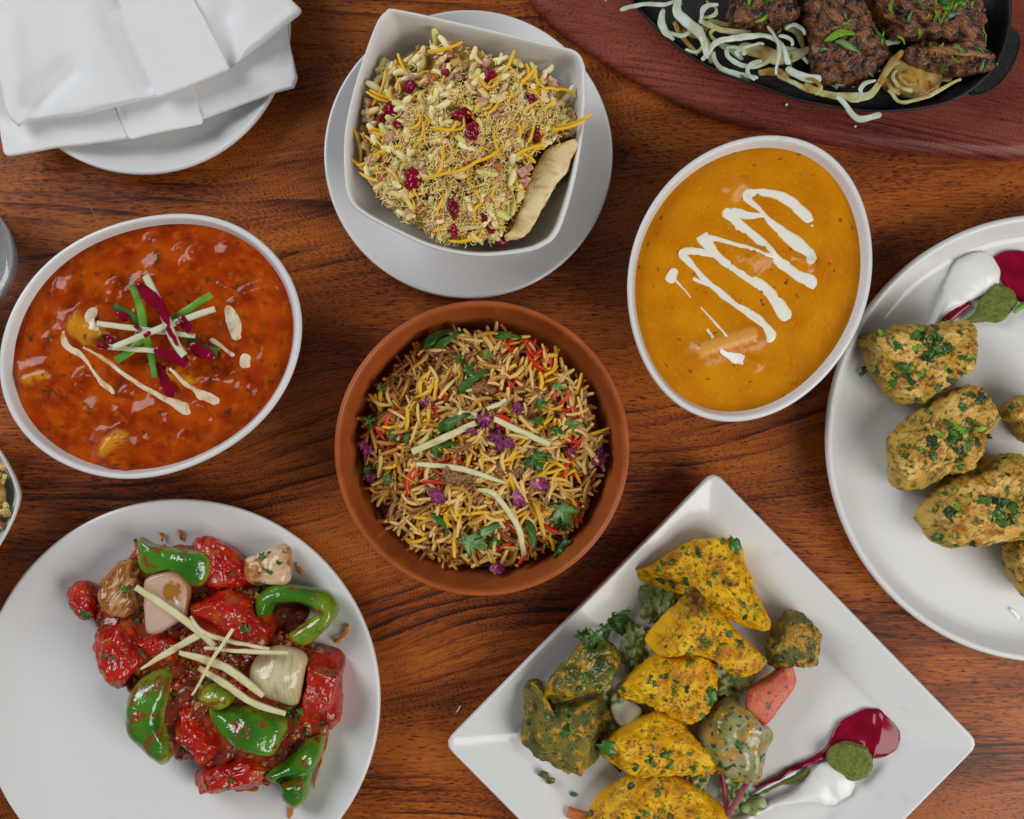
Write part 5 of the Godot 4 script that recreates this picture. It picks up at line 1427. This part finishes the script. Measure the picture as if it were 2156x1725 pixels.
	for c in veggies:
		var b := blob(c[1], c[2], c[3], {"n": 150, "k": 34, "e1": 0.36, "e2": 0.6, "dome": 0.003, "cuts": knife(4, 0.7, 0.9), "rough": [[40.0, 0.0028], [130.0, 0.0014], [380.0, 0.0006]], "paint": c[4]})
		var t := base(c[0], c[6], "pepper", b.at, gp)
		part(t, "flesh", b, c[5])
		scatter(t, b, "herb_leaf", herb, "leaf", c[7], Vector2(0.0016, 0.0042), 0.0007)
	var on := blob([1467, 1548, 1490, 1504, 1533, 1466, 1565, 1487, 1593, 1514, 1623, 1538, 1606, 1590, 1588, 1636, 1535, 1633, 1497, 1600], 0.014, 0.038, {"n": 150, "k": 34, "e1": 0.22, "e2": 0.5, "dome": 0.003, "cuts": knife(3, 0.75, 0.9), "rough": [[40.0, 0.0018], [150.0, 0.0008]], "paint": "pale_onion"})
	var ot := base("onion_chunk", "greyish translucent onion chunk with brown crust, right of the lower paneer", "onion", on.at)
	part(ot, "flesh", on, "onion")
	scatter(ot, on, "herb_leaf", herb, "leaf", 6, Vector2(0.0014, 0.0034), 0.0006)
	veg("red_pepper", [1572, 1467, 1588, 1442, 1627, 1416, 1657, 1392, 1666, 1403, 1672, 1433, 1657, 1463, 1633, 1497, 1606, 1522, 1586, 1504, 1570, 1488], 0.016, 0.030, "pinkish red pepper piece below the crusted pepper at the right", "pepper", "red_pepper", "vegetable", "", {"e1": 0.16, "e2": 0.5, "dome": 0.002, "rough": [[40.0, 0.0018]]})
	# coriander sprig: five leaves on a stalk
	var sprig := base("coriander_sprig", "fresh green coriander sprig lying on the olive pepper", "herb", at(1250, 1330, 0.012))
	var leafy := leaf_mesh("lobed", 60, "herb")
	var leafy2 := leaf_mesh("lobed", 60, "herb_pale")
	for l in [[1224, 1336, 0.2, 0.0072, 0], [1250, 1338, 1.6, 0.0085, 0], [1262, 1320, 1.0, 0.0105, 1], [1285, 1310, 0.7, 0.0115, 0], [1302, 1300, 0.4, 0.0090, 1], [1276, 1297, 0.9, 0.0072, 0]]:
		bit(sprig, "leaf", leafy2 if l[4] else leafy, "leaf", facing(rest(l[0], l[1], 0.0045), Vector3(rng.randfn(0, 0.2), 1, rng.randfn(0, 0.2)).normalized(), l[2] + PI / 2, l[3]))
	part(sprig, "stalk", tube(path([1244, 1358, 5, 1256, 1335, 4, 1278, 1316, 4, 1300, 1302, 3], 5, func(w): return lerpf(0.0455, 0.0145, smoothstep(0.0, 1.0, (plan(w).x - 1244.0) / 30.0))), -1.0, 6, {"paint": "scallion_dark"}), "leaf")
	for l in [[1285, 1576, 0.2, 0.0080, "herb leaf tucked at the left corner of the fourth paneer"], [1305, 1612, 0.9, 0.0060, "dark herb leaf under the fourth paneer"], [1497, 1470, 1.4, 0.0072, "dark herb leaf on the right side of the middle paneer"], [1548, 1152, 1.2, 0.0066, "herb leaf on the topmost paneer's upper edge"], [1208, 1673, 0.0, 0.0028, "small green herb scrap alone on the plate, below the crusted pepper"]]:
		tag(bit(self, "herb_leaf", herb[1], "leaf", facing(rest(l[0], l[1], 0.0012), Vector3(0.1, 1, 0.15).normalized(), l[2] + PI / 2, l[3])), l[4], "herb", "loose herb leaves on the square plate")
	var gs := "dark red beet stems on the square plate"
	solid("beet_stem", "dark red stem rising between the paneer and the dips, left one", "stem", tube(path([1520, 1632, 10, 1526, 1665, 11, 1530, 1700, 10, 1531, 1745, 10], 5, 0.022), -1.0, 10, {"paint": "stem"}), "vegetable", gs)
	solid("beet_stem", "dark red stem slanting to the upper right, right one", "stem", tube(path([1586, 1630, 11, 1562, 1668, 12, 1540, 1704, 11, 1515, 1745, 10], 5, 0.026), -1.0, 10, {"paint": "stem"}), "vegetable", gs)
	solid("carrot_stick", "orange carrot stick at the plate's bottom, left of the lowest paneer", "carrot", stick([1195, 1710, 20, 1220, 1718, 22, 1262, 1732, 20], 0.0145, 0.0030, "carrot"), "vegetable")
	veg("lettuce_leaf", [1563, 1690, 1590, 1676, 1612, 1690, 1600, 1715, 1570, 1722], 0.011, 0.017, "small pale green leaf at the tails of the dips", "lettuce", "lettuce", "leaf", gl, {"n": 60, "k": 14, "rough": [[90.0, 0.003]]})
	# the three dips, dragged with a spoon
	var floor_at := func(w): return 0.0095 + 0.0125 * smoothstep(0.72, 1.0, (absf(plan(w).x - 1500.0) + absf(plan(w).y - 1566.0)) / 566.0)
	var d1 := base("beetroot_dip", "dark red beetroot dip with a long tail on the square plate", "dip", at(1810, 1550, 0.0095))
	part(d1, "pool", tube(path([1590, 1660, 4, 1640, 1636, 9, 1695, 1608, 12, 1738, 1588, 20, 1772, 1562, 56, 1808, 1548, 96, 1838, 1548, 108, 1852, 1550, 100], 8, func(w): return floor_at.call(w) + 0.0008), 0.0022, 18, {"paint": "beet", "rough": [[60.0, 0.0010], [200.0, 0.0003]]}), "sauce")
	var d2 := base("yogurt_dip", "white yogurt dollop with a long tail on the square plate", "dip", at(1740, 1650, 0.0095))
	part(d2, "dollop", tube(path([1548, 1732, 14, 1600, 1704, 15, 1650, 1684, 18, 1686, 1672, 34, 1714, 1662, 66, 1740, 1652, 92, 1758, 1646, 88], 8, func(w): return floor_at.call(w) + 0.0020), 0.0042, 18, {"paint": "yogurt", "rough": [[60.0, 0.0012], [220.0, 0.0003]]}), "yogurt")
	part(d2, "streak", tube(path([1672, 1627, 9, 1640, 1643, 10, 1605, 1663, 8, 1585, 1674, 4], 6, func(w): return floor_at.call(w) + 0.0007), 0.0009, 8, {"paint": "yogurt"}), "yogurt")
	var d3 := base("green_chutney_dip", "grainy green chutney dip between the red and white dips, square plate", "dip", at(1785, 1600, 0.0095))
	part(d3, "dollop", blob([1741, 1600, 1750, 1574, 1780, 1560, 1815, 1570, 1838, 1596, 1828, 1630, 1801, 1646, 1768, 1628], 0.0130, 0.0190, {"n": 90, "k": 26, "e1": 0.45, "e2": 0.9, "dome": 0.0015, "paint": "chutney", "rough": [[90.0, 0.0012], [300.0, 0.0007]]}), "chutney")
	part(d3, "tail", tube(path([1700, 1622, 10, 1680, 1640, 13, 1640, 1652, 8, 1600, 1672, 6, 1572, 1690, 4], 6, func(w): return floor_at.call(w) + 0.0009), 0.0010, 8, {"paint": "chutney", "rough": [[200.0, 0.0008]]}), "chutney")


# ---------------------------------------------------------------- the large plate of kebabs at the right

func kebab_plate():
	var p := vessel(raise(circle(2211, 923, 473, 220), 0.024), [[0, 0.0], [0.78, 0.0], [0.84, 0.003], [0.97, 0.016], [1, 0.0225], [0.997, 0.0245], [0.987, 0.0256], [0.972, 0.0250], [0.955, 0.0205], [0.925, 0.0135], [0.89, 0.0105], [0.8, 0.0095], [0, 0.009]], "plate")
	solid("plate", "large round white plate with a raised rim and kebabs, cut by the right edge", "plate", p, "china")
	var herb := [leaf_mesh("flake", 16, "herb"), leaf_mesh("flake", 16, "herb_dark"), leaf_mesh("shred", 14, "herb"), leaf_mesh("flake", 14, "herb_bright"), leaf_mesh("flake", 16, "herb"), leaf_mesh("lobed", 34, "herb")]
	var list := [[[1806, 706, 1850, 696, 1947, 686, 2020, 676, 2042, 682, 2052, 716, 2043, 772, 1995, 808, 1940, 838, 1905, 847, 1876, 838, 1848, 801, 1823, 761], 0.046, "topmost herbed kebab, wide end under the dips", 30, -0.2], [[1866, 930, 1893, 900, 1947, 857, 2015, 819, 2068, 820, 2102, 866, 2083, 932, 2038, 981, 1976, 1005, 1919, 1030, 1885, 1026, 1868, 985], 0.046, "oval browned kebab, second from the top", 26, 0.1], [[1928, 1086, 1959, 1043, 2004, 998, 2060, 972, 2111, 961, 2170, 978, 2225, 1020, 2230, 1080, 2190, 1120, 2150, 1130, 2088, 1146, 2015, 1152, 1968, 1146, 1944, 1118], 0.048, "largest kebab, third from the top, cracked at its right end", 26, 0.1], [[2116, 1150, 2150, 1132, 2215, 1150, 2245, 1210, 2210, 1262, 2160, 1256, 2130, 1212], 0.036, "lowest kebab, mostly outside the right edge", 9, 0.0], [[2109, 876, 2128, 845, 2160, 836, 2225, 855, 2240, 920, 2190, 945, 2148, 925, 2132, 890], 0.036, "browned kebab at the right edge, beside the oval one", 6, 0.0]]
	for k in list:
		var b := blob(k[0], 0.0097, k[1], {"n": 180, "k": 44, "e1": 0.5, "e2": 0.6, "side": 0.42, "cuts": knife(5, 0.74, 0.92), "tilt": Vector2(0.0, k[4]), "rough": [[32.0, 0.0034], [95.0, 0.0020], [260.0, 0.0012], [700.0, 0.0004]], "paint": "kebab"})
		var t := base("kebab", k[2], "kebab", b.at, "green-flecked kebabs on the large plate")
		part(t, "patty", b, "kebab")
		scatter(t, b, "herb_leaf", herb, "leaf", int(k[3] * 2.2), Vector2(0.0016, 0.0050), 0.0007)
	var d2 := base("yogurt_dip", "white yogurt swoosh above the topmost kebab", "dip", at(2050, 600, 0.0095))
	part(d2, "dollop", tube(path([1958, 690, 14, 1976, 664, 20, 1998, 634, 40, 2024, 604, 66, 2048, 582, 92, 2064, 574, 90], 8, 0.0112), 0.0046, 18, {"paint": "yogurt", "rough": [[60.0, 0.0014], [220.0, 0.0003]]}), "yogurt")
	var d1 := base("beetroot_dip", "dark red beetroot dip at the right edge, beside the white swoosh", "dip", at(2130, 590, 0.0095))
	part(d1, "pool", blob([2086, 560, 2096, 538, 2124, 528, 2160, 532, 2200, 560, 2190, 610, 2160, 640, 2130, 620, 2108, 590], 0.0098, 0.0128, {"n": 90, "k": 24, "e1": 0.35, "paint": "beet", "rough": [[60.0, 0.0008]]}), "sauce")
	part(d1, "tail", tube(path([2040, 640, 14, 2016, 656, 20, 1995, 674, 18], 6, 0.0112), 0.0016, 10, {"paint": "beet"}), "sauce")
	var d3 := base("green_chutney_dip", "grainy green chutney dollop above the topmost kebab", "dip", at(2095, 645, 0.0095))
	part(d3, "dollop", blob([2030, 679, 2050, 660, 2064, 634, 2086, 608, 2110, 598, 2134, 617, 2137, 646, 2108, 676, 2066, 678], 0.0098, 0.0165, {"n": 90, "k": 26, "e1": 0.45, "e2": 0.9, "dome": 0.0015, "paint": "chutney", "rough": [[80.0, 0.0014], [300.0, 0.0007]]}), "chutney")
	solid("herb_stalk", "green stalk at the right edge, below the red dip", "herb", tube(path([2138, 656, 9, 2152, 644, 14, 2175, 636, 12], 5, 0.016), 0.0018, 8, {"paint": "scallion"}), "leaf")
	tag(bit(self, "herb_scrap", leaf_mesh("flake", 16, "herb"), "leaf", facing(at(1818, 782, 0.0135), Vector3(0, 1, 0), 0.4, 0.0036)), "dark herb scrap on the plate, left of the topmost kebab", "herb")
	tag(bit(self, "crumb", bent(0.0065, 0.0014, 0.0004), "crisp", tilted(at(2138, 1293, 0.0108), 2.3, 0, 0)), "small tan crumb on the large plate below the kebabs", "crumb")


# ---------------------------------------------------------------- things cut by the left edge

func left_edge():
	var ring := raise(circle(-112, 541, 141, 120), 0.030)
	var g := vessel(ring, [[0, 0.0005], [0.70, 0.0005], [0.76, 0.002], [0.90, 0.015], [0.99, 0.028], [1.0, 0.0310], [0.985, 0.0325], [0.965, 0.0315], [0.94, 0.028], [0.85, 0.016], [0.74, 0.007], [0.6, 0.005], [0, 0.0045]])
	solid("glass_bowl", "small clear glass bowl cut by the left edge, above the red curry", "bowl", g, "glass")
	var rim := outline([-130, 880, -60, 895, -10, 935, 22, 985, 40, 1030, 40, 1060, 24, 1105, -8, 1160, -60, 1225, -130, 1250, -220, 1230, -290, 1130, -300, 1040, -240, 930], 160)
	var dish := vessel(raise(rim, 0.044), [[0, 0.0005], [0.5, 0.0005], [0.56, 0.003], [0.80, 0.018], [0.945, 0.036], [1, 0.0435], [0.995, 0.0455], [0.975, 0.0460], [0.955, 0.043], [0.89, 0.036], [0.74, 0.026], [0.5, 0.018], [0, 0.016]], "plate")
	solid("square_bowl", "white dish with a rounded corner, cut by the left edge", "bowl", dish, "china")
	var heap := base("mixed_salad", "colourful salad in the white dish at the left edge", "salad", at(-120, 1060, 0.018))
	var bed := blob([], 0.0315, 0.0370, {"ring": raise(scaled_plan(rim, 0.84), 0.033), "side": 0.4, "flat": 3.0, "n": 100, "k": 24, "paint": "snack_bed", "rough": [[120.0, 0.0015]]})
	part(heap, "crumb_bed", bed, "bed")
	var dices := [dice_mesh(0.3), dice_mesh(1.9)]
	for i in 46:
		var q := Vector2(rng.randf_range(-60, 14), rng.randf_range(960, 1140))
		if absf(q.y - 1055.0) > 100.0 - maxf(q.x, 0.0) * 3.0:
			continue
		var kind = ["onion_dice", "tomato_dice", "potato_dice", "noodle", "puffed_rice_green"][i % 5]
		bit(heap, "salad_dice", dices[i % 2], kind, tilted(at(q.x, q.y, 0.0365 + rng.randf() * 0.002), rng.randf() * TAU, rng.randfn(0, 0.5), rng.randfn(0, 0.5), rng.randf_range(0.0016, 0.003)))


func scaled_plan(ring: Array, s: float) -> Array:
	var c := Vector2.ZERO
	for p in ring:
		c += p
	c /= ring.size()
	var out := []
	for p in ring:
		out.append(c + (p - c) * s)
	return out


func crumbs():
	surface("salt", 0.5, {"vertex": false, "color": Color(0.9, 0.9, 0.9)})
	for s in [[1656, 220, 0.021, 3.5, "left of the hanging onion strip"], [1801, 266, 0.021, 3.0, "below the hanging onion strip"], [1537, 160, 0.021, 2.5, "near the board's left part"], [1275, 1, 0.0195, 2.2, "at the picture's top edge"]]:
		var b := blob([s[0] - s[3], s[1], s[0], s[1] - s[3] * 0.8, s[0] + s[3], s[1], s[0], s[1] + s[3]], s[2] - 0.0018, s[2], {"n": 16, "k": 6})
		solid("salt_grain", "tiny white salt grain on the wooden board, " + s[4], "salt", b, "salt", "salt grains on the board")
	for s in [[1143, 1631, 12, "larger, upper one"], [1159, 1645, 10, "smaller, lower one"]]:
		var b := blob([s[0] - s[2], s[1] + 2, s[0] - 3, s[1] - s[2] * 0.6, s[0] + s[2], s[1] - 4, s[0] + s[2] * 0.6, s[1] + s[2] * 0.6], 0.0125, 0.0160, {"n": 30, "k": 10, "rough": [[200.0, 0.001]], "paint": "olive_crusted"})
		solid("spice_crumb", "brown spice crumb on the square plate's left, " + s[3], "crumb", b, "crust", "spice crumbs on the square plate")
	tag(bit(self, "crumb", bent(0.0045, 0.0005, 0.0003), "salt", tilted(at(965, 1494, 0.0006), 1.0, 0, 0)), "tiny white crumb on the table", "crumb")
